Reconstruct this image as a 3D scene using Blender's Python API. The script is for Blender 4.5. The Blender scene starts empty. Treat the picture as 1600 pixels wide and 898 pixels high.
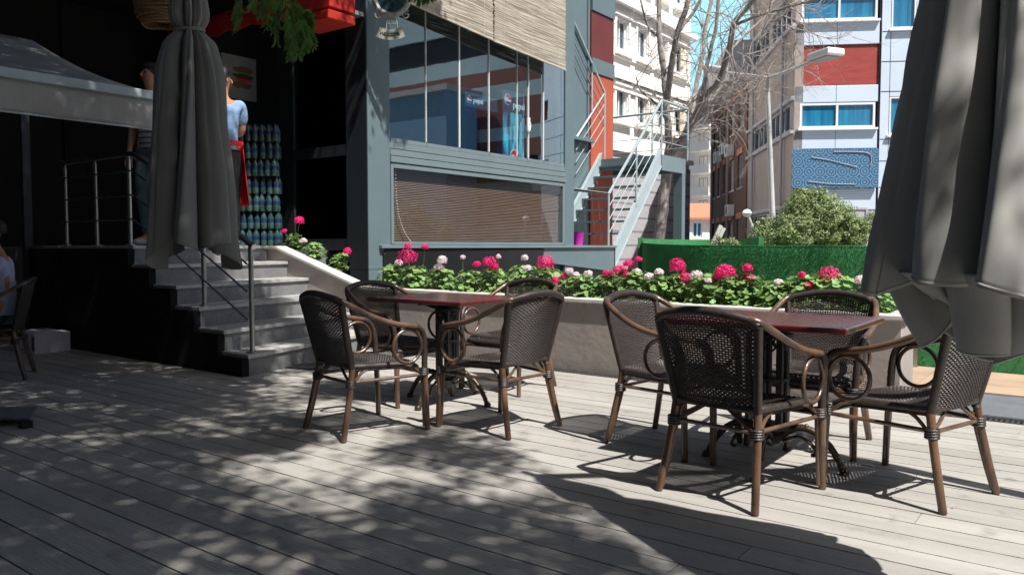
import bpy, bmesh, math, random
from math import sin, cos, pi, radians as R, sqrt, atan2
from mathutils import Vector as V, Matrix, noise
random.seed(7)
sc = bpy.context.scene; col = sc.collection
# ------------------------------------------------------------ camera, world, sun, exposure
FPX, CX, CY, YH, H = 1230., 800., 449., 385., 1.1
YAW = R(37); PT = math.atan((CY-YH)/FPX)
cam = bpy.data.cameras.new('camera'); cam.sensor_width = 36; cam.lens = FPX/1600*36
cam.clip_start = .05; cam.clip_end = 3000
co = bpy.data.objects.new('camera', cam); col.objects.link(co); sc.camera = co
co.location = (0, 0, H); co.rotation_euler = (pi/2-PT, 0, YAW)
world = bpy.data.worlds.new('World'); sc.world = world; world.use_nodes = True
SUN = V((.52, -.13, .85)).normalized()                       # towards the sun
nt = world.node_tree; bg = nt.nodes['Background']
sky = nt.nodes.new('ShaderNodeTexSky'); sky.sky_type = 'NISHITA'; sky.sun_disc = False
sky.sun_elevation = math.asin(SUN.z); sky.sun_rotation = atan2(SUN.x, SUN.y)
def _n(t, **k):
    q = nt.nodes.new(t)
    for a_, b_ in k.items(): setattr(q, a_, b_)
    return q
# bright cyan glow painted into the sky low ahead of the camera
tcw = _n('ShaderNodeTexCoord'); dt = _n('ShaderNodeVectorMath', operation='DOT_PRODUCT'); glow_dir = tuple(V((-.386, .923, .22)).normalized()); dt.inputs[1].default_value = glow_dir
nt.links.new(tcw.outputs['Generated'], dt.inputs[0]); mrw = _n('ShaderNodeMapRange', interpolation_type='SMOOTHSTEP'); mrw.inputs[1].default_value = .945; mrw.inputs[2].default_value = .985
nt.links.new(dt.outputs['Value'], mrw.inputs[0]); mxw = _n('ShaderNodeMix', data_type='RGBA'); nt.links.new(mrw.outputs[0], mxw.inputs[0]); nt.links.new(sky.outputs[0], mxw.inputs[6]); mxw.inputs[7].default_value = (6.5, 12.5, 14.5, 1)
nt.links.new(mxw.outputs[2], bg.inputs[0]); bg.inputs[1].default_value = .052; sky.air_density = 1.0; sky.dust_density = 3.0; sky.ozone_density = 2.0
sl = bpy.data.lights.new('sun', 'SUN'); sl.energy = 5; sl.angle = R(.5); sl.color = (1, .955, .89)
so = bpy.data.objects.new('sun', sl); col.objects.link(so)
so.rotation_euler = (-SUN).to_track_quat('-Z', 'Y').to_euler(); so.location = SUN*60
vs = sc.view_settings; vs.view_transform = 'Standard'; vs.look = 'None'; vs.gamma = 1; vs.exposure = .62
sc.render.resolution_x = 1024; sc.render.resolution_y = 574

# ------------------------------------------------------------ helpers
def cam2w(r, f, z=0.): return V((r*cos(YAW)-f*sin(YAW), r*sin(YAW)+f*cos(YAW), z))
def ray(px, py):
    x = (px-CX)/FPX; y = -(py-CY)/FPX; c, s = cos(PT), sin(PT)
    v = cam2w(x, c+y*s); v.z = -s+y*c; return v
O = V((0, 0, H))
def onX(px, py, x): d = ray(px, py); return O+d*(x/d.x)
def onY(px, py, y): d = ray(px, py); return O+d*(y/d.y)
def onZ(px, py, z=0): d = ray(px, py); return O+d*((z-H)/d.z)
def onD(px, py, dep): d = ray(px, py); return O+d*(dep/(-d.x*sin(YAW)+d.y*cos(YAW)))
def proj(p):
    p = V(p)-O; f = -p.x*sin(YAW)+p.y*cos(YAW); r = p.x*cos(YAW)+p.y*sin(YAW); c, s = cos(PT), sin(PT)
    ff = f*c-p.z*s; uu = f*s+p.z*c
    if ff < .05: return None
    return CX+FPX*r/ff, CY-FPX*uu/ff

class MB:
    def __init__(s): s.v = []; s.f = []; s.m = []
    def add(s, vs, fs, mi=0):
        n = len(s.v); s.v += [tuple(v) for v in vs]; s.f += [tuple(i+n for i in f) for f in fs]; s.m += [mi]*len(fs); return s
    def box(s, x0, x1, y0, y1, z0, z1, mi=0):
        return s.add([(x0,y0,z0),(x1,y0,z0),(x1,y1,z0),(x0,y1,z0),(x0,y0,z1),(x1,y0,z1),(x1,y1,z1),(x0,y1,z1)],
            [(0,3,2,1),(4,5,6,7),(0,1,5,4),(1,2,6,5),(2,3,7,6),(3,0,4,7)], mi)
    def obox(s, p, ux, uy, uz, mi=0):                        # oriented box: corner p and three edge vectors
        p, ux, uy, uz = V(p), V(ux), V(uy), V(uz)
        return s.add([p, p+ux, p+ux+uy, p+uy, p+uz, p+ux+uz, p+ux+uy+uz, p+uy+uz],
            [(0,3,2,1),(4,5,6,7),(0,1,5,4),(1,2,6,5),(2,3,7,6),(3,0,4,7)], mi)
    def bar(s, a, b, w, h=None, mi=0, up=(0,0,1)):
        a, b = V(a), V(b); d = (b-a).normalized(); h = h or w
        u = V(up)
        if abs(d.dot(u)) > .95: u = V((1, 0, 0))
        x = d.cross(u).normalized(); y = x.cross(d)
        return s.obox(a-x*w/2-y*h/2, b-a, x*w, y*h, mi)
    def tube(s, pts, r, n=8, mi=0, cap=True, closed=False):
        pts = [V(p) for p in pts]; k = len(pts)
        rs = r if isinstance(r, (list, tuple)) else [r]*k
        vs = []; up = None
        for i, p in enumerate(pts):
            if closed: d = (pts[(i+1) % k]-pts[i-1])
            else: d = pts[min(i+1, k-1)]-pts[max(i-1, 0)]
            if d.length < 1e-9: d = V((0, 0, 1))
            d.normalize()
            if up is None: up = V((0,0,1)) if abs(d.z) < .9 else V((1,0,0))
            x = d.cross(up)
            if x.length < 1e-4: x = d.cross(V((1, .3, 0)))
            x.normalize(); y = x.cross(d).normalized(); up = y
            for j in range(n):
                a = 2*pi*j/n; vs.append(p+(x*cos(a)+y*sin(a))*rs[i])
        fs = []
        for i in range(k if closed else k-1):
            i2 = (i+1) % k
            for j in range(n):
                j2 = (j+1) % n; fs.append((i*n+j, i*n+j2, i2*n+j2, i2*n+j))
        if cap and not closed: fs.append(tuple(range(n-1, -1, -1))); fs.append(tuple((k-1)*n+j for j in range(n)))
        return s.add(vs, fs, mi)
    def lathe(s, c, prof, n=20, mi=0):                       # prof: (radius, z)
        c = V(c); vs = []; k = len(prof)
        for r_, z in prof:
            for j in range(n): a = 2*pi*j/n; vs.append(c+V((r_*cos(a), r_*sin(a), z)))
        fs = [(i*n+j, i*n+(j+1) % n, (i+1)*n+(j+1) % n, (i+1)*n+j) for i in range(k-1) for j in range(n)]
        fs.append(tuple(range(n-1, -1, -1))); fs.append(tuple((k-1)*n+j for j in range(n)))
        return s.add(vs, fs, mi)
    def prism(s, poly, d, mi=0):                             # planar polygon extruded by vector d
        k = len(poly); d = V(d); a = [V(p) for p in poly]
        return s.add(a+[p+d for p in a], [tuple(range(k-1, -1, -1)), tuple(range(k, 2*k))]+[(i, (i+1) % k, k+(i+1) % k, k+i) for i in range(k)], mi)
    def grid(s, fn, nu, nv, mi=0, cu=False):
        vs = [fn(i/nu, j/nv) for j in range(nv+1) for i in range(nu+1 if not cu else nu)]
        w = nu if cu else nu+1
        fs = [(j*w+i, j*w+(i+1) % w, (j+1)*w+(i+1) % w, (j+1)*w+i) for j in range(nv) for i in range(nu)]
        return s.add(vs, fs, mi)
    def build(s, name, mats, parent=None, smooth=False, bevel=0, solid=0, off=0.):
        me = bpy.data.meshes.new(name); me.from_pydata(s.v, [], s.f)
        for m in (mats if isinstance(mats, (list, tuple)) else [mats]): me.materials.append(m)
        me.polygons.foreach_set('material_index', s.m)
        bm = bmesh.new(); bm.from_mesh(me)
        if not solid: bmesh.ops.recalc_face_normals(bm, faces=bm.faces)
        bm.to_mesh(me); bm.free()
        if smooth: me.polygons.foreach_set('use_smooth', [True]*len(me.polygons)); me.set_sharp_from_angle(angle=R(45))
        me.update()
        o = bpy.data.objects.new(name, me); col.objects.link(o)
        if parent: o.parent = parent; o.matrix_parent_inverse = wm(parent).inverted()
        if solid: m = o.modifiers.new('s', 'SOLIDIFY'); m.thickness = solid; m.offset = off
        if bevel: m = o.modifiers.new('b', 'BEVEL'); m.width = bevel; m.segments = 2; m.limit_method = 'ANGLE'
        return o
def wm(o):
    m = o.matrix_basis.copy()
    if o.parent: return wm(o.parent) @ o.matrix_parent_inverse @ m
    return m
def tag(o, label=None, cat=None, group=None, kind=None):
    if label: o['label'] = label
    if cat: o['category'] = cat
    if group: o['group'] = group
    if kind: o['kind'] = kind
    return o
def thing(name, label, cat, loc=(0,0,0), rz=0, group=None):
    o = bpy.data.objects.new(name, None); col.objects.link(o); o.location = loc; o.rotation_euler.z = rz; o.empty_display_size = .1
    return tag(o, label, cat, group)
KIDS = {}
def copy_tree(o, parent=None):
    c = o.copy(); col.objects.link(c)
    if parent: c.parent = parent
    for ch in [x for x in list(bpy.data.objects) if x.parent == o]: copy_tree(ch, c)
    return c
def arc(c, r, a0, a1, ax, ay, n=12):
    c, ax, ay = V(c), V(ax), V(ay); return [c+ax*r*cos(a0+(a1-a0)*i/n)+ay*r*sin(a0+(a1-a0)*i/n) for i in range(n+1)]
def smoothp(pts, k=4):                                       # Catmull-Rom
    P_ = [V(p) for p in pts]; out = []
    for i in range(len(P_)-1):
        a, b, c, d = P_[max(i-1,0)], P_[i], P_[i+1], P_[min(i+2, len(P_)-1)]
        for j in range(k):
            t = j/k; out.append(.5*((2*b)+(c-a)*t+(2*a-5*b+4*c-d)*t*t+(3*b-a-3*c+d)*t**3))
    return out+[P_[-1]]
# ------------------------------------------------------------ materials
def mat(name, c, rough=.6, var=.15, scale=8., bump=0., bs=None, metal=0., spec=.5, c2=None, stretch=None, island=0., coord='Object', detail=5, trans=0, coat=0.):
    m = bpy.data.materials.new(name); m.use_nodes = True; n = m.node_tree.nodes; l = m.node_tree.links
    b = n['Principled BSDF']; b.inputs['Roughness'].default_value = rough; b.inputs['Metallic'].default_value = metal
    b.inputs['Specular IOR Level'].default_value = spec
    if coat: b.inputs['Coat Weight'].default_value = coat; b.inputs['Coat Roughness'].default_value = .12
    tc = n.new('ShaderNodeTexCoord'); mp = n.new('ShaderNodeMapping'); l.new(tc.outputs[coord], mp.inputs[0])
    if stretch: mp.inputs['Scale'].default_value = stretch
    no = n.new('ShaderNodeTexNoise'); no.inputs['Scale'].default_value = scale; no.inputs['Detail'].default_value = detail; l.new(mp.outputs[0], no.inputs[0])
    no.inputs['Roughness'].default_value = .6
    mr = n.new('ShaderNodeMapRange'); mr.inputs[1].default_value = .3; mr.inputs[2].default_value = .7; l.new(no.outputs[0], mr.inputs[0])
    mx = n.new('ShaderNodeMix'); mx.data_type = 'RGBA'; l.new(mr.outputs[0], mx.inputs[0])
    a = c2 or tuple(x*(1-var) for x in c); bb = c if c2 else tuple(min(1, x*(1+var)) for x in c)
    mx.inputs[6].default_value = (*a, 1); mx.inputs[7].default_value = (*bb, 1); out = mx.outputs[2]
    if island:
        g = n.new('ShaderNodeNewGeometry'); hs = n.new('ShaderNodeHueSaturation'); m2 = n.new('ShaderNodeMapRange')
        m2.inputs[3].default_value = 1-island; m2.inputs[4].default_value = 1+island
        l.new(g.outputs['Random Per Island'], m2.inputs[0]); l.new(m2.outputs[0], hs.inputs['Value']); l.new(out, hs.inputs['Color']); out = hs.outputs[0]
    l.new(out, b.inputs['Base Color'])
    if bump:
        n2 = n.new('ShaderNodeTexNoise'); n2.inputs['Scale'].default_value = bs or scale*5; n2.inputs['Detail'].default_value = 6; l.new(mp.outputs[0], n2.inputs[0])
        bp = n.new('ShaderNodeBump'); bp.inputs['Strength'].default_value = bump; bp.inputs['Distance'].default_value = .02
        l.new(n2.outputs[0], bp.inputs['Height']); l.new(bp.outputs[0], b.inputs['Normal'])
    if trans:
        t = n.new('ShaderNodeBsdfTranslucent'); l.new(out, t.inputs[0]); ms = n.new('ShaderNodeMixShader'); ms.inputs[0].default_value = trans
        l.new(b.outputs[0], ms.inputs[1]); l.new(t.outputs[0], ms.inputs[2]); l.new(ms.outputs[0], n['Material Output'].inputs[0])
    return m
def glass(name, tint=(.8,.9,.9), refl=.25, rc=(1,1,1), rough=0.):
    m = bpy.data.materials.new(name); m.use_nodes = True; n = m.node_tree.nodes; l = m.node_tree.links; n.remove(n['Principled BSDF'])
    t = n.new('ShaderNodeBsdfTransparent'); t.inputs[0].default_value = (*tint, 1)
    g = n.new('ShaderNodeBsdfGlossy'); g.inputs[0].default_value = (*rc, 1); g.inputs['Roughness'].default_value = rough
    no = n.new('ShaderNodeTexNoise'); no.inputs['Scale'].default_value = 1.3; tc = n.new('ShaderNodeTexCoord'); l.new(tc.outputs['Object'], no.inputs[0])
    bp = n.new('ShaderNodeBump'); bp.inputs['Strength'].default_value = .012; bp.inputs['Distance'].default_value = .05; l.new(no.outputs[0], bp.inputs['Height']); l.new(bp.outputs[0], g.inputs['Normal'])
    lw_ = n.new('ShaderNodeLayerWeight'); lw_.inputs[0].default_value = .5; fr = n.new('ShaderNodeMath'); fr.operation = 'POWER'; l.new(lw_.outputs['Facing'], fr.inputs[0]); fr.inputs[1].default_value = 4.; ad = n.new('ShaderNodeMath'); ad.operation = 'ADD'; ad.use_clamp = True
    l.new(fr.outputs[0], ad.inputs[0]); ad.inputs[1].default_value = refl
    ms = n.new('ShaderNodeMixShader'); l.new(ad.outputs[0], ms.inputs[0])
    l.new(t.outputs[0], ms.inputs[1]); l.new(g.outputs[0], ms.inputs[2]); l.new(ms.outputs[0], n['Material Output'].inputs[0]); return m
M = {}
M['deck'] = mat('deck', (.375,.36,.335), .75, .13, 5, .3, 90, stretch=(.10,1,1), island=.10)
def stains(m):
    n = m.node_tree.nodes; l = m.node_tree.links; b = n['Principled BSDF']; src = b.inputs['Base Color'].links[0].from_socket; tc = n.new('ShaderNodeTexCoord')
    for sc_, lo, hi, k in ((.9, .35, .7, .80), (7, .60, .72, .72), (45, .66, .74, .6)):
        no = n.new('ShaderNodeTexNoise'); no.inputs['Scale'].default_value = sc_; no.inputs['Detail'].default_value = 6; l.new(tc.outputs['Object'], no.inputs[0])
        mr = n.new('ShaderNodeMapRange'); mr.inputs[1].default_value = lo; mr.inputs[2].default_value = hi; mr.inputs[3].default_value = 1; mr.inputs[4].default_value = k; l.new(no.outputs[0], mr.inputs[0])
        mx = n.new('ShaderNodeMix'); mx.data_type = 'RGBA'; mx.blend_type = 'MULTIPLY'; mx.inputs[0].default_value = 1; l.new(src, mx.inputs[6]); l.new(mr.outputs[0], mx.inputs[7]); src = mx.outputs[2]
    l.new(src, b.inputs['Base Color'])
stains(M['deck'])
M['ground'] = mat('ground', (.2,.19,.18), .9, .2, 2, .3)
M['plaster'] = mat('plaster', (.36,.32,.30), .9, .1, 3, .16, 18); stains(M['plaster'])
M['cap'] = mat('cap', (.55,.54,.51), .6, .12, 6, .1)
M['tile'] = mat('tile', (.40,.29,.21), .7, .12, 4, .05, island=.08)
M['kerb'] = mat('kerb', (.13,.14,.16), .8, .12, 6, .2)
M['iron'] = mat('iron', (.02,.019,.018), .45, .3, 20, .2, spec=.6)
M['bronze'] = mat('bronze', (.06,.045,.03), .38, .4, 25, .15, metal=.5)
M['grate'] = mat('grate', (.05,.05,.05), .6, .3, 20)
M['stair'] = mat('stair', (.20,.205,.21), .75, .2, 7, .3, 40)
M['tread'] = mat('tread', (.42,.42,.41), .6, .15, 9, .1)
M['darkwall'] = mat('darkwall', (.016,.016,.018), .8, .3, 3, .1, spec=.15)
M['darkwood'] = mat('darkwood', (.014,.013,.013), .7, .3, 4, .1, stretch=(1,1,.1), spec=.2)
M['steel'] = mat('steel', (.45,.47,.48), .28, .1, 15, .03, metal=1)
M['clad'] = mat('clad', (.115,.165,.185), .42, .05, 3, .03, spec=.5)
M['cladlight'] = mat('cladlight', (.15,.20,.22), .4, .06, 3, spec=.5)
M['railpale'] = mat('railpale', (.33,.40,.43), .4, .06, 6)
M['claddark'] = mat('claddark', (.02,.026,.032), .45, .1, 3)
M['black'] = mat('black', (.01,.01,.011), .4, .2, 5)
M['glass'] = glass('glass', (.50,.62,.64), .36, rc=(.85,.97,1))
M['glasslow'] = glass('glasslow', (.85,.85,.85), .09)
M['glassdark'] = glass('glassdark', (.25,.28,.28), .02)
M['blindwood'] = mat('blindwood', (.19,.135,.105), .55, .2, 3, stretch=(1,1,20))
M['bamboo'] = mat('bamboo', (.62,.57,.48), .8, .35, 5, .3, 60, c2=(.16,.13,.10), stretch=(1,.35,18), island=.3)
M['cane'] = mat('cane', (.17,.095,.056), .34, .3, 7, .15, 60, c2=(.035,.021,.015), stretch=(1,1,.5), spec=.6, coat=.3)
M['wicker'] = mat('wicker', (.034,.025,.022), .42, .35, 40, .2, 200, spec=.6)
M['top'] = mat('top', (.12,.014,.016), .24, .3, 5, .06, 50, c2=(.05,.010,.010), stretch=(.4,3,1), spec=.6, coat=.25)
M['canvas'] = mat('canvas', (.20,.205,.198), .9, .10, 2.2, .06, 320)  # shaded copy of the parasol fabric, base colour darkened
M['canvasgrey'] = mat('canvasgrey', (.44,.44,.425), .9, .09, 2.2, .06, 320)  # lighter copy of the same fabric for the sunlit parasol
M['awncanvas'] = mat('awncanvas', (.24,.24,.235), .9, .12, 3, .2, 200)
M['awntrim'] = mat('awntrim', (.50,.60,.64), .6, .1)
M['redcanvas'] = mat('redcanvas', (.55,.03,.018), .8, .15, 3, .2, 150, trans=.3)
M['leaf'] = mat('leaf', (.27,.42,.15), .5, .3, 30, 0, c2=(.12,.24,.06), island=.3, trans=.25, spec=.35)
M['leafdark'] = mat('leafdark', (.075,.15,.03), .5, .3, 20, 0, c2=(.03,.07,.015), island=.35, trans=.3, spec=.4)
M['sprayleaf'] = mat('sprayleaf', (.17,.30,.07), .5, .3, 20, 0, c2=(.09,.19,.04), island=.3, trans=.35, spec=.4)  # locust leaf colour raised to look partly sunlit
M['bushleaf'] = mat('bushleaf', (.30,.38,.16), .42, .3, 9, 0, c2=(.13,.20,.06), island=.4, trans=.25, spec=.5)
M['stem'] = mat('stem', (.16,.24,.08), .6, .2)
M['pink'] = mat('pink', (.82,.012,.20), .6, .2, 60, island=.25, trans=.3)
M['white'] = mat('white', (.85,.72,.76), .6, .15, 60, island=.12, trans=.3)
M['soil'] = mat('soil', (.05,.038,.028), .95, .3, 20, .6, 60)
M['turf'] = mat('turf', (.07,.36,.13), .9, .25, 3, .7, 180, c2=(.045,.25,.085))
M['bark'] = mat('bark', (.36,.33,.31), .85, .3, 14, .6, 40, c2=(.16,.14,.13), stretch=(1,1,.25))
M['twig'] = mat('twig', (.42,.38,.34), .8, .25, 8, c2=(.2,.17,.15))
M['bwhite'] = mat('bwhite', (.88,.86,.82), .8, .05, 1)
M['btan'] = mat('btan', (.66,.58,.45), .8, .06, 1)
M['bgrey'] = mat('bgrey', (.42,.42,.45), .8, .06, 1)
M['wglass'] = mat('wglass', (.03,.06,.09), .05, .3, 1, spec=1)
M['bluewin'] = mat('bluewin', (.03,.26,.45), .06, .35, 1.2, spec=.9, coat=.6, c2=(.008,.11,.24), stretch=(5,5,.5))  # blue of the reflected sky put into the pane colour, with curtain streaks
M['frame'] = mat('frame', (.78,.80,.82), .5, .04)
M['panel'] = mat('panel', (.58,.68,.80), .4, .05, .8, spec=.5)
M['wingred'] = mat('wingred', (.13,.028,.028), .5, .1, 2)
M['redpanel'] = mat('redpanel', (.33,.05,.04), .5, .18, 2, stretch=(1,1,6))
M['taupe'] = mat('taupe', (.36,.31,.29), .8, .1, 1)
M['brown'] = mat('brown', (.15,.09,.075), .85, .2, 3, .3, 30)
M['terra'] = mat('terra', (.55,.23,.15), .8, .1, 5)
M['roof'] = mat('roof', (.60,.20,.12), .8, .2, 3, .5, 20)
M['lamp'] = mat('lamp', (.6,.62,.62), .45, .08, 5, metal=.3)
M['orange'] = mat('orange', (.40,.085,.045), .7, .08, 2)
M['skin'] = mat('skin', (.42,.21,.13), .55, .08, 10)
M['hair'] = mat('hair', (.012,.009,.008), .6, .3, 60)
M['denim'] = mat('denim', (.24,.38,.60), .85, .25, 7, 1., 9)
M['jeans'] = mat('jeans', (.07,.13,.15), .9, .2, 8, .2)
M['apron'] = mat('apron', (.72,.02,.025), .7, .1, 6, .3)
M['cloth_w'] = mat('cloth_w', (.42,.46,.62), .85, .1, 7, .4, 18)
M['shoe'] = mat('shoe', (.5,.5,.48), .6, .3, 30)
M['carton'] = mat('carton', (.62,.60,.66), .8, .08, 6)
M['paper'] = mat('paper', (.30,.30,.29), .8, .05)
M['magenta'] = mat('magenta', (.6,.02,.42), .5, .05)
M['redmark'] = mat('redmark', (.75,.02,.06), .5, .03)
M['bluemark'] = mat('bluemark', (.02,.08,.35), .5, .03)
M['whitemark'] = mat('whitemark', (.85,.87,.9), .5, .03)
def lit(name, c, st):
    m = mat(name, c, .4, .02); b = m.node_tree.nodes['Principled BSDF']; b.inputs['Emission Color'].default_value = (*c, 1); b.inputs['Emission Strength'].default_value = st; return m
M['litblue'] = lit('litblue', (.04,.12,.20), .5)
M['litwhite'] = lit('litwhite', (.8,.9,.95), .7)
M['litred'] = lit('litred', (.75,.03,.06), .7)
M['litdeep'] = lit('litdeep', (.01,.06,.3), .7)
M['bluewall'] = mat('bluewall', (.16,.30,.46), .6, .05)
M['bandgrey'] = mat('bandgrey', (.42,.54,.60), .5, .05)
M['bandred'] = mat('bandred', (.22,.085,.07), .6, .1)
M['mat'] = mat('mat', (.09,.09,.09), .95, .3, 60, .8, 120)
M['straw'] = mat('straw', (.25,.15,.07), .9, .4, 40, .8, 60, stretch=(1,1,4))
M['pet'] = mat('pet', (.035,.075,.07), .12, .3, 8, spec=.8)
M['bluelabel'] = mat('bluelabel', (.010,.035,.10), .4, .1)
M['signmetal'] = mat('signmetal', (.30,.32,.28), .5, .25, 30, .2)
def striped(name, c1, c2, axis='Z', sc_=10., duty=.2, rough=.8):
    m = mat(name, c1, rough); n = m.node_tree.nodes; l = m.node_tree.links; b = n['Principled BSDF']
    src = b.inputs['Base Color'].links[0].from_socket
    tc = n.new('ShaderNodeTexCoord'); w = n.new('ShaderNodeTexWave'); w.bands_direction = axis; w.inputs['Scale'].default_value = sc_; l.new(tc.outputs['Object'], w.inputs[0])
    gt = n.new('ShaderNodeMath'); gt.operation = 'LESS_THAN'; gt.inputs[1].default_value = duty; l.new(w.outputs[1], gt.inputs[0])
    mx = n.new('ShaderNodeMix'); mx.data_type = 'RGBA'; l.new(gt.outputs[0], mx.inputs[0]); l.new(src, mx.inputs[6]); mx.inputs[7].default_value = (*c2, 1)
    l.new(mx.outputs[2], b.inputs['Base Color']); return m
M['stripe'] = striped('stripe', (.28,.29,.32), (.05,.05,.07), 'Z', 5.5, .2)
M['awnstripe'] = striped('awnstripe', (.46,.45,.43), (.38,.37,.36), 'Y', 30, .4)
M['siding'] = striped('siding', (.42,.41,.44), (.22,.21,.23), 'Z', .55, .05)  # siding lines; the grey tone carries the shade on the white ground floor
stains(M['turf']); stains(M['stair']); stains(M['tread'])
def tilepat():
    m = mat('tilepattern', (.045,.13,.25), .35); n = m.node_tree.nodes; l = m.node_tree.links; b = n['Principled BSDF']
    tc = n.new('ShaderNodeTexCoord'); sp = n.new('ShaderNodeVectorMath'); sp.operation = 'FRACTION'; sca = n.new('ShaderNodeVectorMath'); sca.operation = 'SCALE'; sca.inputs['Scale'].default_value = 3.1
    l.new(tc.outputs['Object'], sca.inputs[0]); l.new(sca.outputs[0], sp.inputs[0])
    sub = n.new('ShaderNodeVectorMath'); sub.operation = 'SUBTRACT'; sub.inputs[1].default_value = (.5,.5,.5); l.new(sp.outputs[0], sub.inputs[0])
    mu = n.new('ShaderNodeVectorMath'); mu.operation = 'MULTIPLY'; mu.inputs[1].default_value = (1,0,1); l.new(sub.outputs[0], mu.inputs[0])
    ln = n.new('ShaderNodeVectorMath'); ln.operation = 'LENGTH'; l.new(mu.outputs[0], ln.inputs[0])
    s1 = n.new('ShaderNodeMath'); s1.operation = 'MULTIPLY'; s1.inputs[1].default_value = 27; l.new(ln.outputs['Value'], s1.inputs[0])
    s2 = n.new('ShaderNodeMath'); s2.operation = 'SINE'; l.new(s1.outputs[0], s2.inputs[0])
    s3 = n.new('ShaderNodeMath'); s3.operation = 'GREATER_THAN'; s3.inputs[1].default_value = .55; l.new(s2.outputs[0], s3.inputs[0])
    mx = n.new('ShaderNodeMix'); mx.data_type = 'RGBA'; l.new(s3.outputs[0], mx.inputs[0]); l.new(b.inputs['Base Color'].links[0].from_socket, mx.inputs[6]); mx.inputs[7].default_value = (.17,.30,.42,1)
    l.new(mx.outputs[2], b.inputs['Base Color']); return m
M['tilepattern'] = tilepat()
def poster_mat():
    m = mat('fridgeposter', (.03,.28,.55), .4, .1); n = m.node_tree.nodes; l = m.node_tree.links; b = n['Principled BSDF']
    tc = n.new('ShaderNodeTexCoord'); no = n.new('ShaderNodeTexNoise'); no.inputs['Scale'].default_value = 4; mp = n.new('ShaderNodeMapping'); mp.inputs['Scale'].default_value = (1,3,.6)
    l.new(tc.outputs['Object'], mp.inputs[0]); l.new(mp.outputs[0], no.inputs[0]); cr = n.new('ShaderNodeValToRGB'); l.new(no.outputs[0], cr.inputs[0])
    cr.color_ramp.elements[0].position = .35; cr.color_ramp.elements[0].color = (.01,.06,.2,1); cr.color_ramp.elements[1].position = .62; cr.color_ramp.elements[1].color = (.1,.75,.95,1)
    l.new(cr.outputs[0], b.inputs['Base Color']); l.new(cr.outputs[0], b.inputs['Emission Color']); b.inputs['Emission Strength'].default_value = .6; return m
M['fridgeposter'] = poster_mat()

def text(name, s, size, mat_, loc, xdir, up, parent, depth=.004, align='LEFT'):
    cu = bpy.data.curves.new(name, 'FONT'); cu.body = s; cu.size = size; cu.extrude = depth; cu.align_x = align; cu.resolution_u = 3
    t = bpy.data.objects.new(name, cu); col.objects.link(t)
    dg = bpy.context.evaluated_depsgraph_get(); me = bpy.data.meshes.new_from_object(t.evaluated_get(dg))
    bpy.data.objects.remove(t); me.materials.clear(); me.materials.append(mat_)
    x = V(xdir).normalized(); y = V(up).normalized(); z = x.cross(y)
    mt = Matrix.Identity(4)
    for i in range(3): mt[i][0] = x[i]; mt[i][1] = y[i]; mt[i][2] = z[i]; mt[i][3] = loc[i]
    me.transform(mt); o = bpy.data.objects.new(name, me); col.objects.link(o)
    if parent: o.parent = parent; o.matrix_parent_inverse = wm(parent).inverted()
    return o
# ------------------------------------------------------------ ground, deck, grate
tag(MB().box(-900, 900, -900, 900, -.3, -.12).build('ground', M['ground']), kind='structure')
mb = MB(); W_ = .155; k = 0; y = -3.55
while y < 5.70:
    x = -13 - random.random()*3
    while x < 4.5:
        L_ = 3.6 if random.random() < .7 else 2.4
        w = .147
        mb.box(max(x, -13)+.002, min(x+L_, 4.5)-.002, y+.004, y+.004+w, -.03, random.uniform(-.0012, 0))
        x += L_
    y += W_
tag(mb.build('deck', M['deck'], bevel=.003), kind='structure')
tag(MB().box(-13, 4.5, -3.6, 5.78, -.11, -.031).build('deck_base', M['black']), kind='structure')
GY0, GY1 = 5.745, 5.855
g = thing('drain_grate', 'dark slotted drain grate running along the foot of the flower wall', 'drain grate', (-2, 5.8, 0))
mb = MB().box(-6.2, 4.5, GY0, GY0+.012, -.03, .004).box(-6.2, 4.5, GY1-.012, GY1, -.03, .004)
x = -6.2
while x < 4.5: mb.box(x, x+.014, GY0+.012, GY1-.012, -.02, .002); x += .03
mb.box(-6.2, 4.5, (GY0+GY1)/2-.004, (GY0+GY1)/2+.004, -.02, .003)
mb.build('grille', M['grate'], g)
tag(MB().box(-6.2, 4.5, GY0, GY1, -.11, -.032).build('gutter_floor', M['black']), kind='structure')
# strip beyond the end of the wall
tag(MB().box(-1.0, 4.5, 5.86, 6.68, -.11, .02).build('pavement', M['kerb'], bevel=.01), kind='structure')
mb = MB(); y = 6.69
while y < 7.8:
    x = -1.55
    while x < 4.5: mb.box(x+.003, x+.397, y+.003, y+.367, -.1, .03); x += .4
    y += .37
tag(mb.build('tile_path', M['tile'], bevel=.003), kind='structure')
tag(MB().box(-1.6, 4.6, 6.68, 7.9, -.11, .022).build('path_base', M['kerb']), kind='structure')

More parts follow.
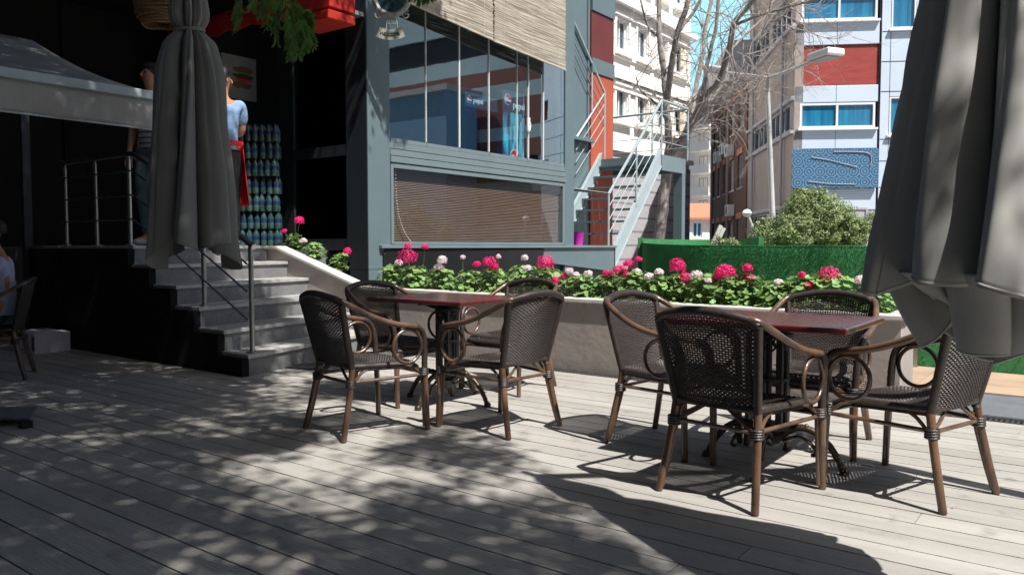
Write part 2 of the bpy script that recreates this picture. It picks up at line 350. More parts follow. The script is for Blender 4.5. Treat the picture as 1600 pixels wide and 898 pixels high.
# ------------------------------------------------------------ planter wall with sloping cap
WY = 5.87
pw = thing('planter_wall', 'rough taupe plaster flower wall with a pale stone cap sloping up beside the steps', 'planter wall', (-4, WY, 0))
prof = [(-8.3, 1.10), (-7.97, 1.10), (-6.45, .655), (-1.10, .625)]
def ztop(x):
    for (a, za), (b, zb) in zip(prof, prof[1:]):
        if x <= b: return za+(zb-za)*(x-a)/(b-a)
    return prof[-1][1]
poly = [(-8.3, WY, -.1), (-1.10, WY, -.1), (-1.10, WY, .605)]+[(x, WY, z-.03) for x, z in prof[::-1][1:]]
mb = MB(); mb.prism(poly, (0, .11, 0))
mb.box(-6.5, -1.10, 6.27, 6.33, -.1, .60); mb.box(-1.20, -1.10, WY+.11, 6.27, -.1, .60)
mb.build('wall', M['plaster'], pw)
mb = MB()
for (a, za), (b, zb) in zip(prof, prof[1:]):
    e = .04 if b > -1.2 else 0
    mb.prism([(a, WY-.03, za-.03), (b+e, WY-.03, zb-.03), (b+e, WY-.03, zb+.006), (a, WY-.03, za+.006)], (0, .17, 0))
mb.box(-1.20, -1.06, WY+.14, 6.35, .602, .64)
mb.build('stone_cap', M['cap'], pw, bevel=.008)
soilp = [(-8.3, WY+.11, .95), (-7.97, WY+.11, .95), (-6.45, WY+.11, .56), (-1.2, WY+.11, .55)]
mb = MB()
for a, b in zip(soilp, soilp[1:]):
    a, b = V(a), V(b); mb.prism([a, b, b-V((0,0,.5)), a-V((0,0,.5))], (0, .285, 0))
tag(mb.build('planter_soil', M['soil']), kind='structure')

# ------------------------------------------------------------ steps
st = thing('steps', 'flight of six grey stone steps with pale treads up to the cafe terrace', 'steps', (-6.5, 4.8, 0))
SX = [-5.78, -6.13, -6.50, -6.88, -7.25, -7.64]; YL = 3.96; SK = -.27
def skew(x, y): return x+SK*(y-YL)
for i, x in enumerate(SX):
    z1 = .185*(i+1); z0 = .185*i-.05 if i == 0 else .185*i
    xb = -9.6 if i == 5 else SX[i+1]-.1
    ye = WY-.004
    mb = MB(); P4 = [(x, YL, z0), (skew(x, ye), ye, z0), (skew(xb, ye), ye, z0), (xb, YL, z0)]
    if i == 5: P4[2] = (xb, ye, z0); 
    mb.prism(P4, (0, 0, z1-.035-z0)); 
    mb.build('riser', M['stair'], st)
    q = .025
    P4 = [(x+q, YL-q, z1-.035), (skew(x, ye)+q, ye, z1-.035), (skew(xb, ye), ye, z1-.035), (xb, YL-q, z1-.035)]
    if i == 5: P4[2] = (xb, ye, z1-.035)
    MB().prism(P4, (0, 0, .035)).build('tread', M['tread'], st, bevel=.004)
# dark side wall under the terrace
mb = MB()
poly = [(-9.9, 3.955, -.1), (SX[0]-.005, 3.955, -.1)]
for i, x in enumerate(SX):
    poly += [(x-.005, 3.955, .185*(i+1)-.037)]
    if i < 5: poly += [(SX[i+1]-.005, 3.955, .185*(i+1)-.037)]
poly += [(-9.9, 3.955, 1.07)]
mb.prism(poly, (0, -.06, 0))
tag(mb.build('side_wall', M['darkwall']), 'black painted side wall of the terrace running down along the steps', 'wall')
tag(MB().box(-11.5, -9.6, 3.955, 9.5, -.1, 1.1).box(-9.9, -9.6, 3.93, 3.955, 1.07, 1.11).build('terrace', M['stair']), kind='structure')
tag(MB().box(-9.6, -8.35, WY, 9.5, -.1, 1.09).build('terrace_floor', M['stair']), kind='structure')
tag(MB().box(-.34, .34, -.6, .6, .004, .014).build('door_mat', M['mat'], bevel=.003), 'dark grey ribbed mat lying on the deck at the foot of the steps', 'mat')
bpy.data.objects['door_mat'].location = (-5.75, 5.08, 0); bpy.data.objects['door_mat'].rotation_euler.z = .26

# ------------------------------------------------------------ stainless railing
rl = thing('railing', 'stainless steel tube railing along the terrace edge and down the steps', 'railing', (-7.5, 4, 1.11))
YR = 4.02
posts = [onY(105, 380, YR), onY(152, 380, YR), onY(204, 381, YR)]
tops = 2.02
flat = []
for p in posts:
    b = V((p.x, YR, 1.11)); flat.append(b)
    MB().tube([b, (b.x, YR, tops-.05)], .021, 12).build('post', M['steel'], rl, True)
    MB().lathe(b, [(.045, 0), (.045, .012), (.024, .02)], 16).lathe((b.x, YR, tops-.07), [(.024, 0), (.012, .03), (.012, .06)], 12).build('flange', M['steel'], rl, True)
xs = [(-7.36, .925), (-6.58, .555), (-5.86, .185)]
for x, z in xs:
    MB().tube([(x, YR+.03, z), (x, YR+.03, z+.93)], .021, 12).lathe((x, YR+.03, z), [(.045, 0), (.045, .012), (.024, .02)], 16).build('post', M['steel'], rl, True)
xl = flat[0].x-.25; xr = flat[2].x+.08
hr = [(xl, YR, tops), (xr-.05, YR, tops), (xr+.02, YR, tops-.012), (xs[0][0], YR+.03, xs[0][1]+.93), (xs[2][0]+.05, YR+.03, xs[2][1]+.91)]
MB().tube(hr, .026, 12).build('handrail', M['steel'], rl, True)
for h_ in (.28, .52, .76):
    MB().tube([(xl+.2, YR-.02, 1.11+h_-.02), (xr, YR-.02, 1.11+h_-.02), (xs[0][0], YR, xs[0][1]+h_), (xs[2][0], YR, xs[2][1]+h_)], .009, 8).build('rod', M['steel'], rl, True)

# ------------------------------------------------------------ dark interior of the left part
lw = thing('back_wall', 'black back wall of the covered terrace behind the awning and railing', 'wall', (-11, 2, 0))
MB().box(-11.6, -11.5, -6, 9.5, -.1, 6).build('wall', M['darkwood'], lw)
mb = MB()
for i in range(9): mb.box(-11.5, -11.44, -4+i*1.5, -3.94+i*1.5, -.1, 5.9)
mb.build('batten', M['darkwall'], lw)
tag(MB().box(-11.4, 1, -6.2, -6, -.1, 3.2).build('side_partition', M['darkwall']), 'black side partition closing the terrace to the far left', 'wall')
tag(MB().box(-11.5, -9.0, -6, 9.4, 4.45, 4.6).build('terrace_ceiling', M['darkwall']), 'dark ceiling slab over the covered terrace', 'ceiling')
pp = onX(44, 400, -9.95)
tag(MB().box(pp.x-.04, pp.x+.04, pp.y-.045, pp.y+.045, 0, 3.2).build('awning_post', M['claddark'], bevel=.004), 'slim grey metal post below the grey awning at the left', 'post')
# grey awning
aw = thing('awning', 'grey fabric awning with a straight valance over the seats at the left', 'awning', (-5.8, 2, 2))
XA = -5.8; y0, y1 = .2, onX(243, 180, XA).y
zb, zt = onX(120, 188, XA).z, onX(120, 131, XA).z
n_ = 60
MB().grid(lambda u, v: (XA+.01*sin(u*34)*(1-v), y0+(y1-y0)*u, zb+(zt-.03-zb)*v), n_, 6).build('valance', M['awnstripe'], aw, True, solid=.006)
MB().grid(lambda u, v: (XA-2.1*v, y0+(y1-y0)*u, zt+.02+.72*v-.06*sin(pi*v)), 30, 12).build('canopy', M['awncanvas'], aw, True, solid=.006)
MB().box(XA-.02, XA+.035, y0-.02, y1+.02, zt-.035, zt+.03).build('front_bar', M['awntrim'], aw, bevel=.008)
MB().tube([(XA+.004, y0, zb), (XA+.004, y1, zb)], .007, 6).build('hem_rod', M['awntrim'], aw, True)
# cardboard box
bx = thing('carton', 'small printed cardboard carton with a black diamond mark on the floor by the dark wall', 'box', (-8.95, 3.62, 0), R(4))
MB().box(-8.95-.27, -8.95+.25, 3.45, 3.80, .0, .21).build('body', M['carton'], bx, bevel=.004)
c = V((-8.93, 3.446, .12)); s_ = .062
mb = MB().prism([c+V((-s_,0,0)), c+V((0,0,-s_)), c+V((s_,0,0)), c+V((0,0,s_))], (0, -.002, 0)); mb.build('diamond_mark', M['black'], bx)
mb = MB().box(-8.76, -8.70, 3.446, 3.449, .03, .18)
for i in range(4): mb.box(-9.15, -9.12, 3.446, 3.449, .08+i*.025, .095+i*.025)
mb.box(-9.04, -8.84, 3.446, 3.449, .025, .035); mb.build('print', M['kerb'], bx)

# ------------------------------------------------------------ shop
SXF = -7.5; SY = 6.92
shop = thing('cafe_building', 'glass fronted cafe clad in blue grey metal with a corner column', 'building', (SXF, SY, 0))
def ax(px, py, off=0): return onX(px, py, SXF+off)
yA = ax(610, 300).y; yB = ax(883, 300).y; yC = ax(897, 300).y
zbeam0, zbeam1 = 2.20, 2.46; TOP = 6.2
# corner column; a thin dark sheet paints the shade on its left face
mb = MB(); mb.box(SXF-.34, SXF, SY, yA, -.1, .80); mb.box(SXF-.34, SXF, SY, yA, .806, TOP); mb.build('corner_column', M['clad'], shop, bevel=.004)
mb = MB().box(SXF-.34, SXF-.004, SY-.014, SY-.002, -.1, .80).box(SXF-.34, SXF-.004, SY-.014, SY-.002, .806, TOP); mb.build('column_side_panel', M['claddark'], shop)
mb = MB().box(SXF-.2, SXF+.0, yB, yC, .6, TOP); mb.build('end_column', M['clad'], shop, bevel=.004)
mb = MB()
for z in (zbeam0, zbeam0+.09, zbeam0+.18): mb.box(SXF-.14, SXF+.02-(z-zbeam0)*.12, yA+.002, yB-.002, z, z+.082)
mb.build('beam', M['cladlight'], shop, bevel=.006)
mb = MB().box(SXF-.14, SXF-.0, yA+.002, yB-.002, TOP-1.6, TOP); mb.build('fascia', M['clad'], shop)
# lower window: frame, wooden blind, glass
fw = MB()
for a, b, c_, d in ((yA+.01, yA+.06, 1.13, 2.19), (yB-.07, yB-.01, 1.13, 2.19)): fw.box(SXF-.05, SXF+.004, a, b, c_, d)
fw.box(SXF-.05, SXF+.006, yA+.06, yB-.07, 2.13, 2.19); fw.box(SXF-.05, SXF+.006, yA+.06, yB-.07, 1.125, 1.165)
wl = fw.build('window', M['cladlight'], shop, bevel=.003)
MB().add([(SXF-.02, yA+.05, 1.14), (SXF-.02, yB-.06, 1.14), (SXF-.02, yB-.06, 2.16), (SXF-.02, yA+.05, 2.16)], [(0,1,2,3)]).build('pane', M['glasslow'], wl)
mb = MB(); z = 1.17
while z < 2.14:
    mb.obox((SXF-.10, yA+.07, z), (0, yB-yA-.15, 0), (.012, 0, -.018), (.001, 0, .002)); z += .0235
mb.build('venetian_blind', M['blindwood'], shop)
MB().box(SXF-.2, SXF-.19, yA+.06, yB-.07, 1.1, 2.2).build('blind_backing', M['brown'], shop)
mb = MB()
pts = [ax(621, 262), ax(622, 300), ax(626, 335), ax(634, 360), ax(645, 378)]
for p in smoothp([(SXF-.035, q.y, q.z) for q in pts], 8): mb.lathe(p, [(.001, -.008), (.009, 0), (.001, .008)], 6)
mb.build('blind_cord', M['whitemark'], shop)
# upper glazing: panes with thin bright edges
ys = [yA+.01]+[ax(px, 200).y for px in (667, 719, 765, 809, 850)]+[yB-.02]
for a, b in zip(ys, ys[1:]):
    w = MB().box(SXF-.045, SXF-.003, a+.004, b-.004, 2.465, 2.52).build('glazing_frame', M['cladlight'], shop)
    MB().add([(SXF-.02, a+.003, 2.52), (SXF-.02, b-.003, 2.52), (SXF-.02, b-.003, 4.7), (SXF-.02, a+.003, 4.7)], [(0,1,2,3)]).build('pane', M['glass'], w)
for px, y_, w_ in ((667, ys[1], .006), (719, ys[2], .016), (765, ys[3], .011), (809, ys[4], .005), (826, ax(826,200).y, .007), (850, ys[5], .014)):
    MB().box(SXF-.019, SXF-.004, y_-w_/2, y_+w_/2, 2.53, 4.6).build('glazing_bar', M['frame'], shop)
mb = MB().tube([(SXF+.03, ax(824,200).y, 2.5), (SXF+.03, ax(824,200).y, 4.0)], .004, 6)
yq = ax(824,200).y
mb.build('blind_pull', M['whitemark'], shop)
mb = MB().box(SXF+.02, SXF+.05, yq-.035, yq+.01, 2.95, 3.16)
for i in range(4): mb.tube(arc((SXF+.055, yq-.02, 3.02), .05+.01*i, 0, 2*pi, (0,.5,0), (.1,0,1.0), 14), .004, 5)
mb.build('cord_coil', M['whitemark'], shop)
# interior and shell
it = MB(); it.box(-11.4, SXF-.15, 7.0, yC-.02, 1.0, 1.05).box(-11.4, -11.3, 7.1, yC-.02, 1.05, 4.7).box(-11.4, SXF-.21, yC-.1, yC-.02, 1.05, 4.7).box(-11.4, SXF-.16, 6.95, yC-.02, 4.7, 4.8)
it.build('interior_shell', M['darkwall'], shop)
# ledge and base below the window
yE = ax(960, 385).y
MB().box(SXF-.3, SXF+.06, ax(592,385).y, yE, 1.075, 1.12).build('sill', M['cladlight'], shop, bevel=.006)
mb = MB(); yD = ax(848, 400).y
mb.prism([(SXF+.02, yD, 1.07), (SXF+.02, yE, 1.07), (SXF+.02, yE, .62), (SXF+.02, yD, .84)], (-.3, 0, 0)); mb.build('base_panel', M['clad'], shop)
MB().box(SXF-.3, SXF-.05, yA, yE, -.1, .9).build('base_recess', M['black'], shop)
bp_ = [(SXF+.03, ax(600,390).y+.03, 1.06), (SXF+.03, yD-.02, 1.06), (SXF+.03, yD-.02, .5), (SXF+.03, ax(600,390).y-.03, .5), (SXF+.03, ax(600,390).y-.03, 1.0)]
MB().prism(bp_, (-.03, 0, 0)).build('black_skirt_panel', M['black'], shop, bevel=.01)
# dark glazed front facing the steps
YF = SY
fx = lambda px, py: onY(px, py, YF)
xl0, xl1, xl2, xl3 = fx(436,300).x, fx(461,300).x, fx(552,300).x, SXF-.34
mb = MB().box(xl0, xl1-.02, YF, YF+.08, .9, 4.6).box(xl1, xl3, YF-.01, YF+.05, 2.28, 2.42).box(xl1, xl3, YF-.01, YF+.05, 1.05, 1.2).box(xl1, xl3, YF-.01, YF+.05, 3.95, 4.1).box(xl3-.05, xl3, YF-.015, YF+.05, .9, 4.6)
sg = mb.build('side_glazing', M['claddark'], shop)
MB().add([(xl1, YF+.02, 1.2), (xl3, YF+.02, 1.2), (xl3, YF+.02, 3.95), (xl1, YF+.02, 3.95)], [(0,1,2,3)]).build('pane', M['glassdark'], sg)
mb = MB(); z = 1.22
while z < 2.27: mb.obox((xl1+.02, YF+.08, z), (xl3-xl1-.06, 0, 0), (0, .02, .014), (0, -.001, .002)); z += .035
mb.build('venetian_blind', M['darkwood'], shop)
p0, p1 = fx(484, 48), fx(553, 66)
MB().box(p0.x, xl3+.3, YF-.35, YF+.1, 3.98, 4.03).build('soffit', M['stair'], shop)
MB().box(p0.x, xl3+.3, YF-.36, YF-.34, 3.98, 4.12).build('soffit_edge', M['cap'], shop)
# cooler cabinets behind the glass
def logo(c, r, parent, xd):                                   # round three colour emblem in the plane of xd and Z
    c = V(c); xd = V(xd).normalized(); nrm = xd.cross(V((0,0,1)))
    disc = lambda pts, m_, nm, o_: MB().prism([c+xd*a*r+V((0,0,1))*b*r+nrm*o_ for a, b in pts], nrm*.002).build(nm, m_, parent)
    circ = [(cos(t), sin(t)) for t in [2*pi*i/32 for i in range(32)]]
    disc([(a*1.08, b*1.08) for a, b in circ], M['litwhite'], 'emblem_disc', 0)
    up = [(cos(t), sin(t)) for t in [R(-5)+R(190)*i/20 for i in range(21)]]
    wave = [(-1+2*i/12+.02, .10+.18*sin(i/12*2*pi)) for i in range(1, 12)]
    disc([(a, b) for a, b in up]+[(a, b+.05) for a, b in wave], M['litred'], 'emblem_red', .003)
    dn = [(cos(t), sin(t)) for t in [R(205)+R(125)*i/16 for i in range(17)]]
    disc(dn+[(.85-1.7*i/10, -.38-.12*sin(i/10*pi)) for i in range(1, 10)], M['litdeep'], 'emblem_blue', .003)
XC = SXF-.9
fr = thing('drinks_cooler', 'blue drinks cooler with a pepsi header and glass door seen through the upper glazing', 'cooler', (XC, 10, 1.05))
pa, pb = onX(727, 150, XC), onX(778, 150, XC)
ztp, zh = onX(727, 143, XC).z, onX(727, 165, XC).z
MB().box(XC-.6, XC-.02, pa.y, pb.y+.15, 1.06, ztp).build('cabinet', M['bluemark'], fr)
MB().box(XC-.018, XC, pa.y, pb.y+.15, zh, ztp).build('header', M['litblue'], fr)
logo((XC+.004, onX(733,152,XC).y, (zh+ztp)/2), .055, fr, (0,1,0))
text('lettering', 'pepsi', .125, M['litwhite'], (XC+.006, onX(739,152,XC).y, (zh+ztp)/2-.035), (0,1,0), (0,0,1), fr)
XP = SXF-.45
fp = thing('drinks_cooler', 'narrow drinks cooler side with a bright blue ice picture and pepsi sign', 'cooler', (XP, 10.5, 1.05))
qa, qb = onX(786, 150, XP), onX(820, 150, XP)
zq1, zq2, zq3 = onX(786,139,XP).z, onX(786,172,XP).z, 2.2
MB().box(XP-.12, XP-.02, qa.y, qb.y, 1.06, zq1).build('cabinet', M['bluemark'], fp)
MB().box(XP-.019, XP-.002, qa.y, qb.y, zq2, zq1).build('header', M['litblue'], fp)
MB().box(XP-.018, XP, qa.y+.02, qb.y-.02, zq3, zq2-.01).build('picture', M['fridgeposter'], fp)
logo((XP+.006, onX(793,157,XP).y, (zq1+zq2)/2+.02), .085, fp, (0,1,0))
text('lettering', 'pepsi', .16, M['litwhite'], (XP+.006, onX(801,160,XP).y, (zq1+zq2)/2-.10), (0,1,0), (0,0,1), fp)
logo((XP+.006, onX(804,244,XP).y, onX(804,246,XP).z), .12, fp, (0,1,0))
# bamboo blinds outside the glass
XB = SXF+.22
for i, (pa_, pb_, lab) in enumerate(((637, 771, 'pale bamboo roller blind hanging nearest the corner column of the cafe'), (772, 884, 'pale bamboo roller blind hanging at the far end beside the end column'))):
    t = thing('bamboo_blind', lab, 'blind', (XB, 9, 4.5), group='bamboo blinds outside the cafe window')
    ya, yb = onX(pa_, 50, XB).y+.01, onX(pb_, 50, XB).y-.01
    za, zb_ = onX(pa_, 2 if i == 0 else 63, XB).z, onX(pb_, 62 if i == 0 else 109, XB).z
    rnd = random.Random(3+i); mb = MB(); k = 0; zz = 0
    while zz < 2.2:
        th = rnd.uniform(.007, .014); n = 7; e0, e1 = rnd.uniform(-.02, .01), rnd.uniform(-.01, .02)
        off = [rnd.uniform(-.002, .002) for _ in range(n+1)]
        vs_ = []; 
        for j in range(n+1):
            u = j/n; yy = ya+(yb-ya)*u+(e0 if j == 0 else e1 if j == n else 0); z_ = za+(zb_-za)*u+zz+off[j]+.012*sin(u*9+zz*3)
            xx = XB+rnd.uniform(-.001, .002)
            vs_ += [(xx, yy, z_), (xx, yy, z_+th), (xx-.006, yy, z_+th), (xx-.006, yy, z_)]
        fs_ = [(j*4+q, j*4+(q+1) % 4, j*4+4+(q+1) % 4, j*4+4+q) for j in range(n) for q in range(4)]
        mb.add(vs_, fs_); zz += th+rnd.uniform(.0005, .0035)
    mb.build('slats', M['bamboo'], t)
    mb = MB().tube([(XB, ya-.01, za-.01), (XB, yb+.01, zb_-.01)], .016, 8); mb.build('bottom_bar', M['bamboo'], t, True)
    mb = MB()
    for u in (.12, .5, .88): yy = ya+(yb-ya)*u; zz0 = za+(zb_-za)*u; mb.tube([(XB+.006, yy, zz0-.01), (XB+.006, yy, zz0+2.2)], .003, 5)
    mb.build('cord', M['cap'], t)
# hanging clock sign
sgx = -7.05
q = onX(610, 10, sgx)
sg = thing('welcome_sign', 'ornate double sided clock hanging above a small curved WELCOME plaque by the corner column', 'sign', q)
cr_, cu_ = cam2w(1, 0), V((0,0,1)); nn = cam2w(0, -1)
cc = onX(612, -3, sgx); f_ = (cc-O).dot(cam2w(0,1)); px_ = f_/FPX
mb = MB(); ring = arc(cc, 26*px_, 0, 2*pi, cr_, cu_, 40)[:-1]; mb.tube(ring, 4.5*px_, 8, closed=True); mb.build('clock_rim', M['signmetal'], sg, True)
mb = MB(); mb.prism(arc(cc-nn*.02, 24*px_, 0, 2*pi, cr_, cu_, 40)[:-1], nn*.03); mb.build('clock_face', M['wglass'], sg)
mb = MB().tube([cc+cr_*-2*px_+nn*.02, cc+cr_*3*px_-cu_*14*px_+nn*.02], .004, 5).tube([cc+nn*.02, cc+cr_*12*px_-cu_*4*px_+nn*.02], .005, 5); mb.build('clock_hands', M['black'], sg)
def spiral(c, r0, turns, a0, sgn, w): 
    pts = [c+cr_*sgn*(r0*(1-.8*i/24))*cos(a0+turns*2*pi*i/24)+cu_*(r0*(1-.8*i/24))*sin(a0+turns*2*pi*i/24) for i in range(25)]; return pts
mb = MB()
for s_ in (-1, 1):
    mb.tube(spiral(cc+cr_*s_*22*px_-cu_*26*px_, 7*px_, 1.3, 1, s_, 1), 1.2*px_, 5)
    mb.tube(spiral(cc+cr_*s_*4*px_-cu_*37*px_, 4.5*px_, 1.2, 1, s_, 1), .9*px_, 5)
    mb.tube(smoothp([cc-cu_*29*px_, cc+cr_*s_*7*px_-cu_*35*px_, cc+cr_*s_*8.5*px_-cu_*47*px_], 4), 1*px_, 5)
mb.tube([cc-cu_*28*px_, cc-cu_*34*px_], 1.4*px_, 5)
mb.build('scrollwork', M['signmetal'], sg, True)
pc = cc+cr_*2*px_-cu_*8*px_+cr_*-4*px_
def pl(a, r): return pc+cr_*sin(a)*r*px_-cu_*cos(a)*r*px_
a0, a1 = -.42, .42; ro, ri = 56, 40
poly = [pl(a0+(a1-a0)*i/14, ro) for i in range(15)]+[pl(a1-(a1-a0)*i/14, ri) for i in range(15)]
MB().prism(poly, nn*.015).build('plaque', M['signmetal'], sg)
w_ = 'WELCOME'
for i, ch in enumerate(w_):
    a = -.27+.54*i/6; p = pl(a, 50.5)+nn*.017; xd = cr_*cos(a)+cu_*sin(a); ud = -cr_*sin(a)+cu_*cos(a)
    text('letter', ch, 7.6*px_, M['black'], p, xd, ud, sg, .002, 'CENTER')
# ------------------------------------------------------------ things on the terrace
ra = thing('red_awning', 'red fabric awning over the cafe entrance above the poster', 'awning', (-8.5, 6, 3.3))
A0, A1 = onY(340, 56, 6.0), onY(462, 40, 6.0); zr = A0.z
MB().grid(lambda u, v: (A0.x-1.2+(A1.x-A0.x+1.25)*u, 6.0+.25*v, zr+.26+.12*v+.01*sin(u*30)), 40, 8).build('canopy', M['redcanvas'], ra, True, solid=.006)
MB().grid(lambda u, v: (A0.x-1.2+(A1.x-A0.x+1.25)*u, 5.99+.01*sin(u*50)*v, zr+.26-.26*v+.02*sin(u*40)*v), 60, 4).build('valance', M['redcanvas'], ra, True, solid=.006)
B1 = onY(524, 31, 6.0); 
MB().box(A1.x+.06, B1.x, 5.9, 6.3, B1.z, B1.z+.1).box(A1.x+.06, B1.x, 5.92, 6.3, B1.z+.13, B1.z+.5).build('cassette', M['redcanvas'], ra, bevel=.01)
lamp = onD(249, 5, 7.2)
wl_ = thing('wicker_lamp', 'round woven straw pendant lamp hanging under the dark terrace ceiling', 'lamp', lamp)
mb = MB()
for k in range(34):
    a = pi*(k+.5)/34; rr = .21*sin(a)**.8*(1+.03*sin(k*9)); 
    if -cos(a)*.25 > -.2: mb.tube([lamp+V((rr*cos(t), rr*sin(t), -cos(a)*.25+.01*sin(3*t+k))) for t in [2*pi*i/28 for i in range(28)]], .010, 5, closed=True)
for i in range(28): t = 2*pi*i/28; mb.tube([lamp+V((.2*sin(a)**.8*cos(t+.3*a), .2*sin(a)**.8*sin(t+.3*a), -cos(a)*.25)) for a in [.6+2.3*j/10 for j in range(11)]], .006, 4)
mb.build('shade', M['straw'], wl_, True)
MB().tube([lamp+V((0,0,.2)), lamp+V((0,0,1.25))], .006, 6).build('flex', M['black'], wl_)
# poster
po = thing('food_poster', 'white poster with a burger drawing on the dark wall behind the waiter', 'poster', (-10, 6.6, 2.5))
XPo = -10.2
a, b = onX(346, 82, XPo), onX(401, 160, XPo)
MB().box(XPo-.03, XPo, a.y, b.y, b.z, a.z).build('board', M['paper'], po)
mid = V((XPo+.003, (a.y+b.y)/2+.06, (a.z+b.z)/2))
def blob(dy, dz, ry, rz, m_, n_='drawing'):
    MB().prism([mid+V((0, dy+ry*cos(t), dz+rz*sin(t)*(1+.2*sin(5*t)))) for t in [2*pi*i/24 for i in range(24)]], (.003,0,0)).build(n_, m_, po)
blob(0, .12, .17, .045, M['straw'], 'bun'); blob(0, 0.03, .18, .035, M['leafdark'], 'salad'); blob(.02, -.02, .15, .03, M['redmark'], 'tomato'); blob(-.02, -.1, .17, .05, M['straw'], 'bun')
MB().box(XPo-.14, XPo-.031, a.y-.3, b.y+.4, 1.1, 4.4).build('panel', M['darkwood'], po)
# bottled water packs
def water_pack():
    t = thing('water_pack', 'shrink wrapped pack of clear water bottles with blue labels', 'bottle pack', (0,0,0))
    for i in range(3):
        for j in range(2):
            c = (-.085+.085*i, -.042+.085*j, 0)
            b_ = MB().lathe(c, [(.036, 0), (.04, .01), (.04, .07), (.037, .08), (.04, .09), (.04, .13), (.03, .17), (.014, .195), (.014, .20)], 10).build('bottle', M['pet'], t, True)
            MB().lathe(c, [(.0405, .085), (.0405, .125)], 10).build('label', M['bluelabel'], b_, True)
            MB().lathe(c, [(.016, .197), (.016, .212), (.012, .214)], 8).build('cap', M['bluelabel'], b_, True)
    return t
wp = water_pack(); k = 0; first = True
base = onD(408, 380, 9.9); base.z = 1.105
rows = ['bottom', 'second', 'third', 'fourth', 'fifth', 'sixth', 'topmost']
for ci, (dx, side) in enumerate(((-.125, 'left'), (.125, 'right'))):
    for rr in range(7):
        o = wp if first else copy_tree(wp); first = False
        p = base+cam2w(dx+random.uniform(-.012,.012), random.uniform(-.03,.03)); o.location = (p.x, p.y, 1.105+rr*.2165); o.rotation_euler.z = YAW+R(random.uniform(-7, 7))
        o['label'] = 'blue labelled water bottle pack, %s in the %s stack beside the entrance' % (rows[rr], side); o['group'] = 'stacked packs of bottled water'
